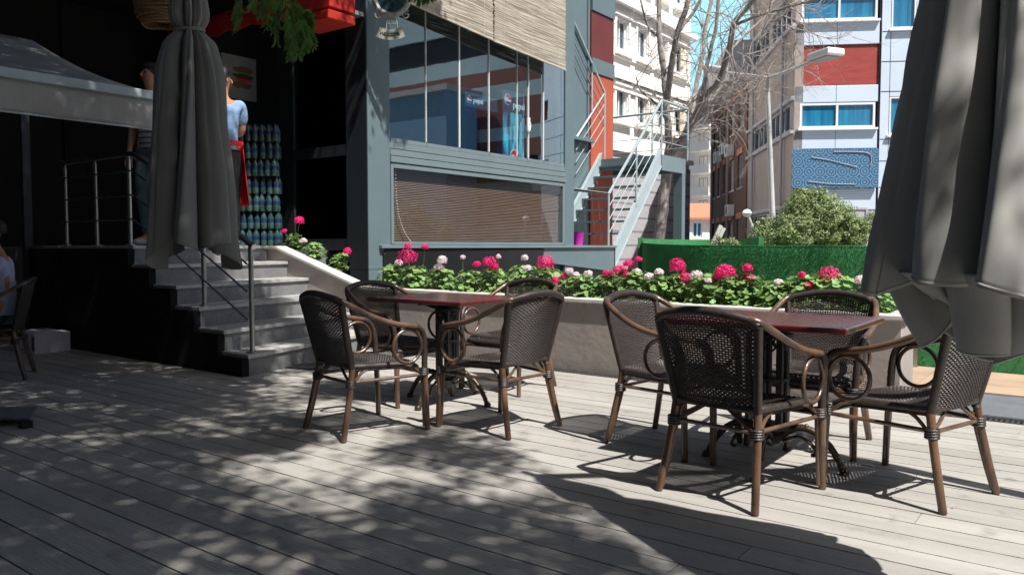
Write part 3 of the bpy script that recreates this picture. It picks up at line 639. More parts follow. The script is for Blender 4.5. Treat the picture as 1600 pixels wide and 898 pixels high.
# ------------------------------------------------------------ rattan armchair
def tg(s, fn, nu, nv, mi, r, ns=4): pass
def make_chair():
    t = thing('rattan_armchair', 'chair', 'armchair', (0,0,0))
    def back(u, v):                                          # u -1..1, v 0..1
        hw = .198+.042*v; c = 1-u*u
        z = .40+.375*v+.040*c*max(0, v-.55)/.45
        return V((u*hw, -.195-.085*v-.045*c*(.4+.6*v), z))
    def seat(u, v):                                          # v 0 rear .. 1 front
        hw = .20+.035*v; c = 1-u*u
        y = -.20+.42*v+.03*c*v; z = .425-.030*c*sin(pi*min(1, v*1.05))-.012*v
        if v > .93: z -= (v-.93)*.35
        return V((u*hw, y, z))
    def weave(mb, fn, rows, stakes, r, a0=0, flip=1):
        for j in range(rows):                                 # weft strands
            v = (j+.5)/rows; ph = j % 2; pts = []
            n = stakes*2
            for i in range(n+1):
                u = -1+2*i/n; p = fn(u, v); e = 1e-2
                nr = (fn(min(1, u+e), v)-fn(max(-1, u-e), v)).cross(fn(u, min(1, v+e))-fn(u, max(0, v-e))).normalized()
                pts.append(p+nr*.0028*sin(pi*(i+ph)))if 0 else pts.append(p+nr*.0026*(1 if (i//2+ph) % 2 else -1)*(1 if i % 2 else 0))
            mb.tube(pts, r, 4, cap=False)
        for i in range(stakes+1):
            u = -1+2*i/stakes
            mb.tube([fn(u, v/10) for v in range(11)], .0032, 4, cap=False)
    mb = MB(); weave(mb, seat, 46, 34, .0040); 
    so_ = mb.build('seat', M['wicker'], t)
    mb = MB()                                                # wrapped seat edge
    edge = [seat(-1, v/8) for v in range(9)]+[seat(u/6, 1)-V((0,0,.004)) for u in range(-5, 6)]+[seat(1, 1-v/8) for v in range(9)]+[seat(-u/6, 0) for u in range(-5, 6)]
    mb.tube([p-V((0,0,.012)) for p in edge], .017, 8, closed=True)
    for k in range(2): mb.tube([p-V((0,0,.03)) for p in edge[:len(edge)-11]], .010, 8)
    mb.build('seat_rim', M['wicker'], so_, True)
    # fabric like under weave hanging below the front (apron)
    mb = MB(); weave(mb, back, 44, 34, .0037); mb.build('backrest', M['wicker'], t)
    for s in (-1, 1):                                        # wrapped back posts
        pts = [back(s, 0)+V((0,0,-.02))]+[back(s, v/8) for v in range(9)]
        mb = MB(); k = 90; pp_ = smoothp(pts, 10); mb.tube(pp_, [.0185+.0012*(i % 2) for i in range(len(pp_))], 10); mb.build('back_post', M['wicker'], t, True)
    top = [back(-1, 1)+V((0,0,.0))]+[back(u/8, 1)+V((0,.0,.012)) for u in range(-7, 8)]+[back(1, 1)]
    pp_ = smoothp(top, 8); mb = MB(); mb.tube(pp_, [.020+.0012*(i % 2) for i in range(len(pp_))], 10); mb.build('top_rail', M['wicker'], t, True)
    for s in (-1, 1):
        arm = [back(s*.75, 1)+V((0,-.0,.012)), (s*.235, -.285, .795), (s*.262, -.235, .765), (s*.288, -.11, .70), (s*.298, .02, .655), (s*.300, .13, .635), (s*.298, .195, .618), (s*.290, .232, .575), (s*.283, .245, .50), (s*.278, .248, .40), (s*.275, .25, .32)]
        pp_ = smoothp(arm, 5)
        k = 28; MB().tube(pp_[:k+1], .0165, 10).build('armrest', M['cane'], t, True)
        o = MB().tube(pp_[k:], [.0175+.0010*(i % 2) for i in range(len(pp_)-k)], 10).build('arm_support', M['wicker'], t, True)
        # legs
        mb = MB().tube([(s*.275, .250, .36), (s*.277, .2565, .215), (s*.277, .257, .208), (s*.277, .258, .20), (s*.277, .2585, .193), (s*.280, .266, .0)], [.0185, .0172, .019, .0195, .0172, .0165], 10)
        mb.tube([(s*.259, .240, .34), (s*.262, .248, .18), (s*.268, .252, .02)], .011, 8)
        lg = mb.build('leg', M['cane'], t, True)
        mb = MB(); [mb.tube(arc((s*.268, .247, .335+.011*i), .026, 0, 2*pi, (1.05,0,0), (0,1,0), 14)[:-1], .006, 6, closed=True) for i in range(4)]
        mb.build('cane_binding', M['wicker'], lg, True)
        mb = MB().tube([(s*.20, -.195, .40), (s*.207, -.21, .30), (s*.222, -.245, .13), (s*.235, -.275, 0)], [.018, .018, .0175, .017], 10)
        mb.tube([(s*.187, -.185, .36), (s*.197, -.20, .28), (s*.215, -.235, .12), (s*.226, -.262, .02)], .010, 8)
        lg = mb.build('leg', M['cane'], t, True)
        mb = MB(); [mb.tube(arc((s*(.202), -.205, .300+.011*i), .026, 0, 2*pi, (1,0,0), (0,1,0), 14)[:-1], .006, 6, closed=True) for i in range(4)]
        mb.build('cane_binding', M['wicker'], lg, True)
        for zz in (.16,):
            pass
        ring = arc((s*.292, .120, .515), .098, 0, 2*pi, (0,1,0), (0,0,1), 28)[:-1]
        MB().tube(ring, .0105, 8, closed=True).build('arm_ring', M['cane'], t, True)
        MB().tube([(s*.205, -.205, .325), (s*.268, .245, .335)], .010, 8).build('stretcher', M['cane'], t, True)
        for a_, b_ in (((s*.268, .235, .34), (s*.235, .14, .395)), ((s*.205, -.19, .32), (s*.21, -.10, .395))):
            a_, b_ = V(a_), V(b_); MB().tube(smoothp([a_, (a_*.45+b_*.55)+V((0,0,-.012 if 0 else .012)), b_], 5), .0085, 7).build('brace', M['cane'], t, True)
    mb = MB().tube([(-.268, .245, .345), (.268, .245, .345)], .010, 8); mb.build('stretcher', M['cane'], t, True)
    MB().tube([(-.203, -.205, .32), (.203, -.205, .32)], .010, 8).build('stretcher', M['cane'], t, True)
    for s in (-1, 1):
        MB().tube(smoothp([(s*.20, -.205, .315), (s*.13, -.20, .355), (s*.06, -.19, .40)], 5), .0085, 7).build('brace', M['cane'], t, True)
        MB().tube(smoothp([(s*.265, .245, .335), (s*.18, .24, .365), (s*.12, .235, .40)], 5), .0085, 7).build('brace', M['cane'], t, True)
    return t
proto = make_chair()
chairs = [((-1.31, 3.44), -8, 'dark rattan armchair, woven back to the viewer, at the table by the right parasol'),
 ((-.69, 3.92), 72, 'rattan armchair partly hidden below the large grey parasol, its woven seat sunlit'),
 ((-1.91, 4.02), -98, 'sunlit rattan armchair alone at the left side of the table nearest the right parasol'),
 ((-1.28, 4.50), 180, 'rattan armchair against the flower wall behind the table nearest the right parasol'),
 ((-3.56, 3.24), -12, 'dark rattan armchair with its back to the viewer, nearest the steps railing'),
 ((-2.94, 3.79), 85, 'rattan armchair right of the table nearer the steps, brown legs in the sun'),
 ((-4.08, 4.05), -90, 'rattan armchair between the stone steps and the table nearer the steps'),
 ((-3.68, 4.86), 180, 'mostly hidden rattan armchair between the flower wall and the table nearer the steps')]
for i, ((x, y), a, lab) in enumerate(chairs):
    o = proto if i == 0 else copy_tree(proto)
    o.location = (x, y, .002); o.rotation_euler.z = R(a); o['label'] = lab; o['group'] = 'rattan armchairs on the deck'
o = copy_tree(proto); p = onZ(-12, 590); o.location = (p.x, p.y, .002); o.rotation_euler.z = R(150); CH9 = o
o['label'] = 'rattan armchair at the far left with a person seated in it'; o['group'] = 'rattan armchairs on the deck'

# ------------------------------------------------------------ tables
def make_table():
    t = thing('cafe_table', 'x', 'table', (0,0,0)); mb = MB().box(-.43, .43, -.36, .36, .717, .745); mb.build('tabletop', M['top'], t, bevel=.007)
    mb = MB()
    for a in range(4):
        c, sn = cos(a*pi/2), sin(a*pi/2); mb.bar((c*.03, sn*.03, .70), (c*.28, sn*.28, .708), .035, .012)
    mb.lathe((0,0,0), [(.07, .66), (.075, .68), (.10, .70), (.10, .712)], 20)
    mb.build('spider', M['iron'], t)
    mb = MB()
    for a in range(4):
        c, sn = cos(a*pi/2+pi/4), sin(a*pi/2+pi/4)
        mb.bar((c*.062, sn*.062, .20), (c*.062, sn*.062, .66), .030, .030)
    for z in (.20, .44, .66): mb.lathe((0,0,0), [(.05, z-.018), (.092 if z != .44 else .075, z-.008), (.092 if z != .44 else .075, z+.008), (.05, z+.018)], 20)
    for a in range(4):
        c, sn = cos(a*pi/2), sin(a*pi/2); d = V((c, sn, 0))
        mb.tube([d*.062+V((0,0,.22)), d*.062+V((0,0,.64))], .009, 8)
        mb.tube(arc(d*.062+V((0,0,.61)), .026, 0, 2*pi, V((-sn, c, 0)), (0,0,1), 12)[:-1], .006, 6, closed=True)
    mb.lathe((0,0,0), [(.02, .10), (.045, .12), (.06, .16), (.04, .20)], 16)
    mb.build('column', M['iron'], t, True)
    for a in range(4):
        c, sn = cos(a*pi/2+.1), sin(a*pi/2+.1); d = V((c, sn, 0))
        pts = [d*.04+V((0,0,.16)), d*.12+V((0,0,.205)), d*.20+V((0,0,.19)), d*.27+V((0,0,.13)), d*.315+V((0,0,.06)), d*.33+V((0,0,.025)), d*.35+V((0,0,.018))]
        mb = MB(); pp_ = smoothp(pts, 5); mb.tube(pp_, [.019-.005*i/len(pp_)+.0015*(i % 3 == 0) for i in range(len(pp_))], 10)
        mb.lathe(d*.338, [(.012, 0), (.024, .004), (.024, .02), (.012, .034)], 12)
        mb.tube(smoothp([d*.05+V((0,0,.13)), d*.12+V((0,0,.16)), d*.185+V((0,0,.13)), d*.205+V((0,0,.085)), d*.185+V((0,0,.075))], 5), .009, 8)
        mb.lathe(d*.16+V((0,0,.195)), [(.006, 0), (.016, .012), (.016, .022), (.004, .034)], 10)
        mb.build('foot', M['bronze'], t, True)
    return t
tb = make_table(); tb.location = (-1.31, 3.92, 0); tb['label'] = 'square dark red wooden cafe table beside the large right parasol'; tb['group'] = 'square cafe tables'
t2 = copy_tree(tb); t2.location = (-3.70, 4.15, 0); t2['label'] = 'square dark red wooden cafe table nearer the steps'

# ------------------------------------------------------------ closed parasols
def parasol(label, c, seed, h0, prof, tie, hem, inner, mats=M['canvas'], rot=0., nf=8, amp=.3, calm=None):
    t = thing('closed_parasol', label, 'parasol', c, group='closed grey cantilever parasols')
    rnd = random.Random(seed); c = V(c)
    ph = [rnd.uniform(-.25, .25) for _ in range(nf)]; am = [rnd.uniform(.6, 1.3) for _ in range(nf)]
    def R0(z):
        for (za, ra_), (zb2, rb_) in zip(prof, prof[1:]):
            if z <= zb2: k = (z-za)/(zb2-za); return ra_+(rb_-ra_)*k
        return prof[-1][1]
    def shape(th, z, k_amp, zlo):
        q = (th/(2*pi)*nf) % nf; i = int(q); fr_ = q-i
        pk = .5+ph[i]*1.1; tri = fr_/pk if fr_ < pk else (1-fr_)/(1-pk); crease = tri**.8*(1-.18*tri**4)                     # 0 at the crease, 1 on the lobe
        a = amp*k_amp*am[i]
        if calm is not None: a *= 1-.93*max(0, cos(th+rot-calm))**.9
        crease *= 1-.10*abs(sin(3*pi*fr_+i))**6
        rr = R0(z)*(1-a+a*1.35*crease)
        rr *= 1+.05*noise.noise(V((cos(th)*2.2, sin(th)*2.2, z*3+seed)))+.035*noise.noise(V((cos(th)*5+z*2, sin(th)*5, z*3+seed)))+.012*noise.noise(V((cos(th)*14, sin(th)*14, z*4+seed)))
        tw = .26*sin(z*1.3+i*1.7+seed)*crease
        return th+tw, rr, crease
    def surf(u, v):
        th = 2*pi*u; 
        zl = hem(th+rot); z = zl+(h0-zl)*v
        a_, rr, cr = shape(th, z, 1.0, zl)
        e = 1+(.08*sin(5*th+seed))*(1-v)**6; a_ += .07*sin(11*th+seed)*(1-v)**3
        return V((c.x+rr*e*cos(a_+rot), c.y+rr*e*sin(a_+rot), z))
    MB().grid(surf, 360, 90, cu=True).build('canopy', mats, t, True, solid=.004)
    if inner:
        zi0, zi1, ri = inner; nq = 5.5
        def surf2(u, v):
            th = 2*pi*u; n7 = 9; k = (1-v); ph_ = n7*th+.9*sin(2*th+seed)+.5*sin(3*th)
            z0 = zi0(th+rot)+.035-.045*cos(ph_*.5)*abs(cos(ph_*.5)); z = z0+(zi1-z0)*v
            rr = ri*(.74+.54*v)*(1+(.12+.16*k)*cos(ph_))*(1+.05*noise.noise(V((cos(th)*2, sin(th)*2, z*6))))
            rr = min(rr, R0(max(z, .99))*.95); t2 = th+(.10+.17*k)*sin(ph_+.5)
            return V((c.x+rr*cos(t2+rot), c.y+rr*sin(t2+rot), z))
        MB().grid(surf2, 560, 30, cu=True).build('canopy_fold', mats, t, True, solid=.004)
    MB().tube([surf(i/360, .004) for i in range(360)], .0045, 5, closed=True).build('hem', mats, t, True)
    if inner: MB().tube([surf2(i/560, .004) for i in range(560)], .004, 5, closed=True).build('hem', mats, t, True)
    MB().tube([V((c.x,c.y,1.15)), V((c.x,c.y,h0+.2))], .022, 10).build('centre_pole', M['claddark'], t, True)
    mb = MB()
    for k in range(nf):
        a = rot+2*pi*(k+.5)/nf; mb.tube([V((c.x+cos(a)*R0(1.25)*.45, c.y+sin(a)*R0(1.25)*.45, 1.25)), V((c.x+cos(a)*.04, c.y+sin(a)*.04, h0))], .008, 6)
    mb.build('rib', M['claddark'], t)
    if tie:
        MB().tube([V((c.x+(R0(tie)+.012)*cos(a), c.y+(R0(tie)+.012)*sin(a), tie+.01*sin(a))) for a in [2*pi*i/30 for i in range(30)]], .012, 6, closed=True).build('tie_strap', mats, t, True)
    # cantilever arm and mast, above and beside the frame
    return t
def cantilever(t, c, top, mx_, my_):
    mb = MB().bar((mx_, my_, .09), (mx_, my_, 2.9), .09, .07).bar((mx_, my_, 2.6), (c[0], c[1], top), .05, .07); mb.build('mast_arm', M['claddark'], t)
    MB().box(mx_-.4, mx_+.4, my_-.4, my_+.4, .004, .09).build('base', M['kerb'], t, bevel=.01)
cR = onD(1558, 385, 2.20); cL = onD(303, 385, 5.2)
hemR = lambda th: .99+.027*sin(th*3+1)+.018*sin(th*8)
inR = lambda th: .815+.045*sin(th*2+.5)+.03*sin(th*7)
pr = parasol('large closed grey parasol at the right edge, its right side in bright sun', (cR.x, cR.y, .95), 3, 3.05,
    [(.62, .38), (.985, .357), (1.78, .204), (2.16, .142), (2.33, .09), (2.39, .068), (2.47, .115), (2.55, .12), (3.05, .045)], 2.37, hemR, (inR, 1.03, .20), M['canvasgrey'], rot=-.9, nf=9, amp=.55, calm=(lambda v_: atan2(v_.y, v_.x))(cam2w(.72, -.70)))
p_ = cam2w(2.95, 2.6); cantilever(pr, cR, 3.1, p_.x, p_.y)
hemL = lambda th: 1.06+.07*sin(th*2+2.6)+.05*sin(th*5+.5)
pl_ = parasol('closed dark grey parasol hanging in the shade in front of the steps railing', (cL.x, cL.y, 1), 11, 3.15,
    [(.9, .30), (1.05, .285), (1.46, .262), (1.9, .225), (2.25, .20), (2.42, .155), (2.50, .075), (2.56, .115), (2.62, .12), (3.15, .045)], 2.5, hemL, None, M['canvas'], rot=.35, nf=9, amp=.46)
p_ = cam2w(-4.6, 4.2); cantilever(pl_, cL, 3.2, p_.x, p_.y)

# ------------------------------------------------------------ geraniums
def leafdisc(mb, c, n, r, rnd):
    n = n.normalized(); x = n.cross(V((rnd.uniform(-1,1), rnd.uniform(-1,1), .3))).normalized(); y = n.cross(x)
    k = 10; vs_ = [c-n*r*.22]
    for i in range(k):
        a = 2*pi*i/k; rr = r*(1+.13*(i % 2)-(.35 if i == 0 else 0)); vs_.append(c+x*rr*cos(a)+y*rr*sin(a)+n*r*.08*((i % 2)*2-1))
    mb.add(vs_, [(0, 1+i, 1+(i+1) % k) for i in range(k)])
def geranium(c, rad, hgt, label, rnd, n=110):
    t = thing('geranium', label, 'geranium', c, group='geraniums along the flower wall')
    c = V(c); mb = MB(); st_ = MB()
    for i in range(n):
        a = rnd.uniform(0, 2*pi); e = rnd.random()**.6; h = hgt*(.25+.75*rnd.random()); rr = rad*e*sqrt(max(.05, 1-(h/hgt)**2*.75))
        p = c+V((rr*cos(a), rr*sin(a)*.75, h)); nrm = V((cos(a)*e, sin(a)*e, 1.1+rnd.uniform(-.3, .6)))+V((rnd.uniform(-.5,.5), rnd.uniform(-.5,.5), 0))
        leafdisc(mb, p, nrm, rnd.uniform(.012, .036), rnd)
        if i % 4 == 0: st_.tube([c+V((rr*.2*cos(a), rr*.2*sin(a), 0)), p-V((0,0,.008))], .0022, 4, cap=False)
    mb.build('foliage', M['leaf'], t, True); st_.build('stem', M['stem'], t)
    return t
def bloom(t, base, p, r, m_, rnd, old=0):
    st_ = MB().tube(smoothp([base, (base+p)/2+V((rnd.uniform(-.02,.02), rnd.uniform(-.02,.02), .01)), p-V((0,0,r*.4))], 4), .0024, 5); s = st_.build('flower_stalk', M['stem'], t)
    mb = MB(); n = int((26+r*1500)*rnd.uniform(.75, 1.1)); sx_, sz_ = rnd.uniform(.85, 1.2), rnd.uniform(.6, 1.0); lp = rnd.uniform(0, 9)
    for i in range(n):
        zz = 1-1.55*(i+.5)/n; a = i*2.39996; q = sqrt(max(0, 1-zz*zz)); d = V((q*cos(a), q*sin(a), zz))
        cc_ = p+V((d.x*r*sx_, d.y*r, d.z*r*sz_))*rnd.uniform(.74, 1.06)*(1+.08*noise.noise(d*1.7+V((lp,0,0))))
        n_ = (d+V((rnd.uniform(-.4,.4), rnd.uniform(-.4,.4), rnd.uniform(-.3,.4)))).normalized(); x = n_.cross(V((.3,.2,1))).normalized(); y = n_.cross(x); pr_ = rnd.uniform(.0075, .0115)
        b0 = rnd.uniform(0, 6)
        for k in range(5):
            a2 = b0+k*2*pi/5; u_ = x*cos(a2)+y*sin(a2); w_ = n_.cross(u_)
            mb.add([cc_, cc_+u_*pr_*.7+w_*pr_*.42+n_*.002, cc_+u_*pr_*1.15+n_*.003, cc_+u_*pr_*.7-w_*pr_*.42+n_*.002], [(0,1,2,3)])
    mb.build('flower_head', m_, s)
rnd = random.Random(5)
def sz(x): return ztop(x)-.02
GP = [(462, 'round geranium highest up on the sloping wall, next to the water bottles'), (493, 'bushy geranium in the middle of the sloping wall'), (531, 'geranium low on the sloping wall in front of the dark column side'),
 (612, 'geranium at the foot of the cafe corner column, pale blossoms'), (648, 'geranium with a big magenta head just right of the cafe corner column'), (690, 'white blossoming geranium in front of the black skirt panel'), (735, 'low leafy geranium left of the magenta cluster, above the table by the steps'),
 (772, 'geranium with a cluster of magenta heads before the black skirt panel'), (818, 'geranium with two white heads one above the other'), (855, 'geranium with a big round magenta head above the chair nearest the steps side'), (905, 'low geranium with small pale blossoms right of the black skirt panel'),
 (955, 'geranium with small magenta buds below the end of the metal stair'), (990, 'geranium with several crowded magenta heads at the left end of the green fence'), (1030, 'geranium with pale pink heads against the curved green fence'), (1068, 'geranium with two magenta heads one below the other before the green fence'),
 (1105, 'geranium with faded pink blossoms before the green fence'), (1138, 'geranium with a wide bright pink head left of the double red head'), (1172, 'geranium trailing over the stone cap under a double red pink head'), (1215, 'leafy geranium with small faded blossoms behind the right table'),
 (1258, 'geranium with two small pink heads behind the right chair back'), (1300, 'geranium with one large round crimson pink head'), (1362, 'light green geranium with pale lilac heads at the end of the wall by the parasol')]
GT = []
for i, (px, lab) in enumerate(GP):
    yy = 6.10+.04*((i*7) % 3-1)
    if i < 3: yy = 6.10
    p = onY(px, 420, yy); z0 = sz(p.x)-.06
    rad = .24 if i < 21 else .19; hg = .28+.07*rnd.random()
    if i < 3: rad, hg = (.20, .17)[0], .25; rad = .17
    GT.append((geranium((p.x, yy, z0), rad, hg, lab, rnd, 190 if i > 2 else 110), V((p.x, yy, z0)), px))
# hanging shoots and low filler belong to the neighbouring plants
FL = [(637,402,17,0),(664,386,6,0),(637,384,5,0),(745,413,7,0),(765,410,12,0),(772,417,8,0),(853,411,16,0),(882,431,6,0),(868,438,6,0),(947,427,7,0),(968,424,13,0),(982,412,8,0),(997,405,6,0),(981,430,7,0),
 (1058,416,14,0),(1070,435,11,0),(1133,425,16,0),(1122,432,8,0),(1168,419,8,0),(1169,435,10,0),(1295,431,15,0),(1253,430,6,0),(1264,445,7,0),(1281,448,4,0),(468,345,8,0),(444,361,4,0),(543,393,7,0),
 (623,411,7,1),(691,407,9,1),(686,418,9,1),(474,376,6,1),(820,403,6,1),(823,419,8,1),(889,423,6,1),(900,430,6,1),(919,427,7,1),(995,424,7,1),(1014,432,8,1),(1030,425,7,1),(1088,430,9,1),(1106,438,6,1),(1216,441,6,1),(1346,438,11,1),(1374,447,10,1),(779,401,4,1),(806,430,7,1),(723,402,4,1)]
for px, py, r_, k in FL:
    t_, c_, _ = min(GT, key=lambda g: abs(g[2]-px))
    yy = c_.y-.06+rnd.uniform(-.03, .03); p = onY(px, py, yy); dist = (p-O).length
    bloom(t_, V((c_.x+(p.x-c_.x)*.4, c_.y, c_.z+.08)), p, r_/FPX*dist*.92, M['white'] if k else M['pink'], rnd)

# ------------------------------------------------------------ green fence
gf = thing('green_fence', 'curved fence faced with green artificial turf behind the flower wall', 'fence', (-2, 7.8, 0))
def fline(pts, n=10): return smoothp(pts, n)
fr_pts = [onD(1004, 400, 9.9), onD(1006, 400, 9.2), onD(1030, 400, 8.75), onD(1085, 400, 8.35), onD(1140, 400, 8.1), onY(1175, 400, 7.82), onY(1260, 400, 7.82), onY(1400, 400, 7.82), V((2.5, 7.82, 0)), V((4.6, 7.82, 0))]
bk_pts = [onD(1004, 400, 9.9), onD(1015, 400, 11.4), onD(1070, 400, 12.6), onD(1147, 400, 12.4), onD(1168, 400, 10.8), onD(1185, 400, 9.2)]
def wallstrip(pts, z0, z1f, th, nm, m_, par):
    mb = MB(); pts = [V((p.x, p.y, 0)) for p in pts]
    a = []
    for i, p in enumerate(pts):
        d = (pts[min(i+1, len(pts)-1)]-pts[max(i-1, 0)]).normalized(); nn_ = V((-d.y, d.x, 0)); z1 = z1f(p)
        a.append([p+V((0,0,z0)), p+V((0,0,z1)), p+nn_*th+V((0,0,z1)), p+nn_*th+V((0,0,z0))])
    vs_ = [q for r_ in a for q in r_]; mb.add(vs_, [(i*4+k, i*4+(k+1) % 4, i*4+4+(k+1) % 4, i*4+4+k) for i in range(len(a)-1) for k in range(4)]+[(0,1,2,3), tuple(len(vs_)-4+q for q in range(4))]); return mb.build(nm, m_, par, True)
ztf = lambda p: 1.095+.012*max(0, (p-O).dot(cam2w(0,1))-8)**1.3*2.2
wallstrip(fline(fr_pts), -.1, ztf, .06, 'turf_panel', M['turf'], gf)
wallstrip(fline(bk_pts), -.1, lambda p: 1.21, .06, 'turf_panel', M['turf'], gf)
rnd = random.Random(9); mb = MB()                              # turf fibres
def fibres(pts, zf, cnt, z0=.02):
    for _ in range(cnt):
        i = rnd.randrange(len(pts)-1); k = rnd.random(); p = pts[i].lerp(pts[i+1], k); d = (pts[i+1]-pts[i]).normalized(); nn_ = V((d.y, -d.x, 0))
        z1 = zf(p); z = z0+(z1-z0)*rnd.random() if rnd.random() < .75 else z1
        b = V((p.x, p.y, z))+nn_*.001; tip = b+nn_*rnd.uniform(.01, .022)+d*rnd.uniform(-.012, .012)+V((0,0,rnd.uniform(-.02, .012)))
        if z == z1: tip = b+V((rnd.uniform(-.01,.01), rnd.uniform(-.01,.03), .016))
        mb.add([b-d*.002, b+d*.002, tip], [(0,1,2)])
fibres([p for p in fline(fr_pts) if p.x < 1.2], ztf, 45000)
mb.build('turf_fibres', M['turf'], gf)['kind'] = 'stuff'
mb = MB()
for x in (-1.32, .1): mb.bar((x, 7.72, 0), (x, 7.72, 1.05), .03)
mb.bar((-1.32, 7.7, .62), (-1.75, 7.7, .5), .02); mb.bar((-1.32, 7.72, .72), (-1.02, 7.74, .86), .025); mb.bar((.1, 7.72, .30), (1.4, 7.72, .30), .03)
mb.build('frame_post', M['steel'], gf)

# ------------------------------------------------------------ outside steel stair
ss = thing('steel_stair', 'blue grey steel stair with open treads and tube handrails beside the cafe', 'staircase', (-7.45, 14, 1))
XN = SXF+.02
sb, stp = onX(962, 392, XN), onX(1033, 243, XN)
YT = stp.y; zl = onX(1033, 243, XN).z; XFAR = onY(938, 250, YT).x
zb0 = 1.0
dirn = (V((0, YT-sb.y, zl-sb.z))).normalized()
for X_ in (XN, XFAR+.03):
    a = V((X_, sb.y-.05, sb.z-.32)); b = V((X_, YT, zl-.22))
    mb = MB().obox(a+V((-.05,0,-.0)), b-a, (.05,0,0), (0,0,.36)); mb.obox(a+V((-.06,0,.36)), b-a, (.08,0,0), (0,0,.015)); mb.obox(a+V((-.06,0,-.01)), b-a, (.08,0,0), (0,0,.015)); mb.build('stringer', M['railpale'], ss)
nt_ = 8
for i in range(nt_):
    k = (i+.6)/nt_; y_ = sb.y+(YT-sb.y)*k; z_ = sb.z+(zl-sb.z)*k-.04
    MB().box(XFAR+.04, XN-.055, y_-.02, y_+.24, z_-.035, z_).build('tread', M['clad'], ss)
YL2 = onX(1070, 250, XN).y
mb = MB().box(XFAR-1.3, XN, YT, YL2, zl-.03, zl).box(XN-.06, XN+.02, YT, YL2, zl-.30, zl+.02).box(XFAR-1.3, XN-.06, YT-.03, YT+.04, zl-.24, zl+.01).box(XFAR-1.3, XN-.06, YL2-.06, YL2, zl-.28, zl)
mb.build('landing', M['cladlight'], ss)
MB().box(XN-.18, XN+.02, YL2-.17, YL2-.002, -.1, zl-.3).build('support_column', M['clad'], ss)
def rail(pts, rods=(), r_=.03):
    MB().tube(pts, r_, 8).build('handrail', M['railpale'], ss, True)
    if rods:
        mb = MB(); [mb.tube([V(p)-V((0,0,d_)) for p in pts], .010, 5) for d_ in rods]; mb.build('rod', M['railpale'], ss)
ht = onX(1034, 157, XN); hb = onX(951, 303, XN)
hx = onY(895, 296, hb.y)
rail([V((hx.x, hb.y, hx.z)), V((XN, hb.y, hb.z)), ht])
mb = MB(); [mb.tube([V((XN, hb.y, hb.z-d_)), V((ht.x, ht.y, ht.z-d_))], .010, 5) for d_ in (.25, .5, .75)]; mb.build('rod', M['railpale'], ss)
rail([ht, onX(1075, 171, XN)], (.28, .56, .84))
e1 = onX(1075, 171, XN); rail([e1, V((XFAR-.6, e1.y, e1.z-.0))], (.28, .56, .84), .025)
mb = MB()
for a, b in ((ht, zl), (e1, zl), (V((XN, (ht.y+hb.y)/2, (ht.z+hb.z)/2)), (zl+sb.z)/2-.1), (V((XN, hb.y, hb.z)), 1.1)): mb.tube([a, (a.x, a.y, b)], .022, 7)
mb.tube([(XFAR+.6, e1.y, e1.z), (XFAR+.6, e1.y, zl)], .022, 7)
mb.build('baluster', M['railpale'], ss)
# upper flight behind, climbing the other way
X2 = XFAR-.03
u0, u1 = onX(945, 145, X2), onX(904, 52, X2)
rail([u1+(u1-u0)*1.2, u0, onX(900, 216, X2)], (), .03)
mb = MB(); 
for d_ in (.25, .5, .75): mb.tube([u1+(u1-u0)*1.2-V((0,0,d_)), u0-V((0,0,d_))], .01, 5); mb.tube([u0-V((0,0,d_)), onX(900, 216, X2)-V((0,0,d_))], .01, 5)
mb.build('rod', M['railpale'], ss)
mb = MB().tube([u0, (u0.x, u0.y, zl)], .022, 7).tube([onX(925,100,X2), onX(925,175,X2)], .02, 7); mb.build('baluster', M['railpale'], ss)
s0, s1 = onX(931, 236, X2-.1), onX(900, 152, X2-.1)
mb = MB(); e_ = s1+(s1-s0)*1.3; mb.obox(s0, e_-s0, (-.06, 0, 0), (0, 0, .25)); mb.obox(s0+V((-1.1,0,0)), e_-s0, (-.06, 0, 0), (0, 0, .25))
mb.build('stringer', M['claddark'], ss)
for i in range(9):
    p = s0.lerp(e_, (i+.5)/9); MB().box(p.x-1.1, p.x-.06, p.y-.14, p.y+.14, p.z+.08, p.z+.11).build('tread', M['claddark'], ss)
tag(MB().box(XFAR-.4, XN-.02, 13.0-.3, yE-.02, 1.0, 1.08).build('stair_foot_slab', M['clad']), kind='structure')
q = onX(903, 372, SXF-.25)
bk = MB().lathe((0,0,0), [(.085, 0), (.11, .24), (.118, .25), (.108, .25), (.085, .02)], 20).build('bucket', M['magenta'], None, True); bk.location = (q.x, q.y, 1.12)
tag(bk, 'magenta plastic bucket standing at the foot of the steel stair', 'bucket')

# ------------------------------------------------------------ neighbouring buildings
def win(par, p, ux, uz, n, fm, gm, fw=.06, mull=1, dep=.12, sill=True, name='window'):
    """window in a facade: p lower corner, ux/uz edge vectors, n outward normal"""
    p, ux, uz, n = V(p), V(ux), V(uz), V(n).normalized(); x = ux.normalized(); z = uz.normalized(); L_, H_ = ux.length, uz.length
    mb = MB()
    mb.obox(p+n*.01, x*L_, -n*dep, z*fw).obox(p+z*(H_-fw)+n*.01, x*L_, -n*dep, z*fw).obox(p+z*fw+n*.01, x*fw, -n*dep, z*(H_-2*fw)).obox(p+x*(L_-fw)+z*fw+n*.01, x*fw, -n*dep, z*(H_-2*fw))
    for k in range(1, mull+1): mb.obox(p+x*(L_*k/(mull+1)-fw/2)+z*fw+n*.005, x*fw, -n*dep*.8, z*(H_-2*fw))
    if sill: mb.obox(p-x*.06-z*.07+n*.12, x*(L_+.12), -n*.12, z*.06)
    w = mb.build(name, fm, par)
    MB().obox(p+x*fw*.5+z*fw*.5-n*dep*.45, x*(L_-fw), -n*.02, z*(H_-fw)).build('pane', gm, w)
    return w
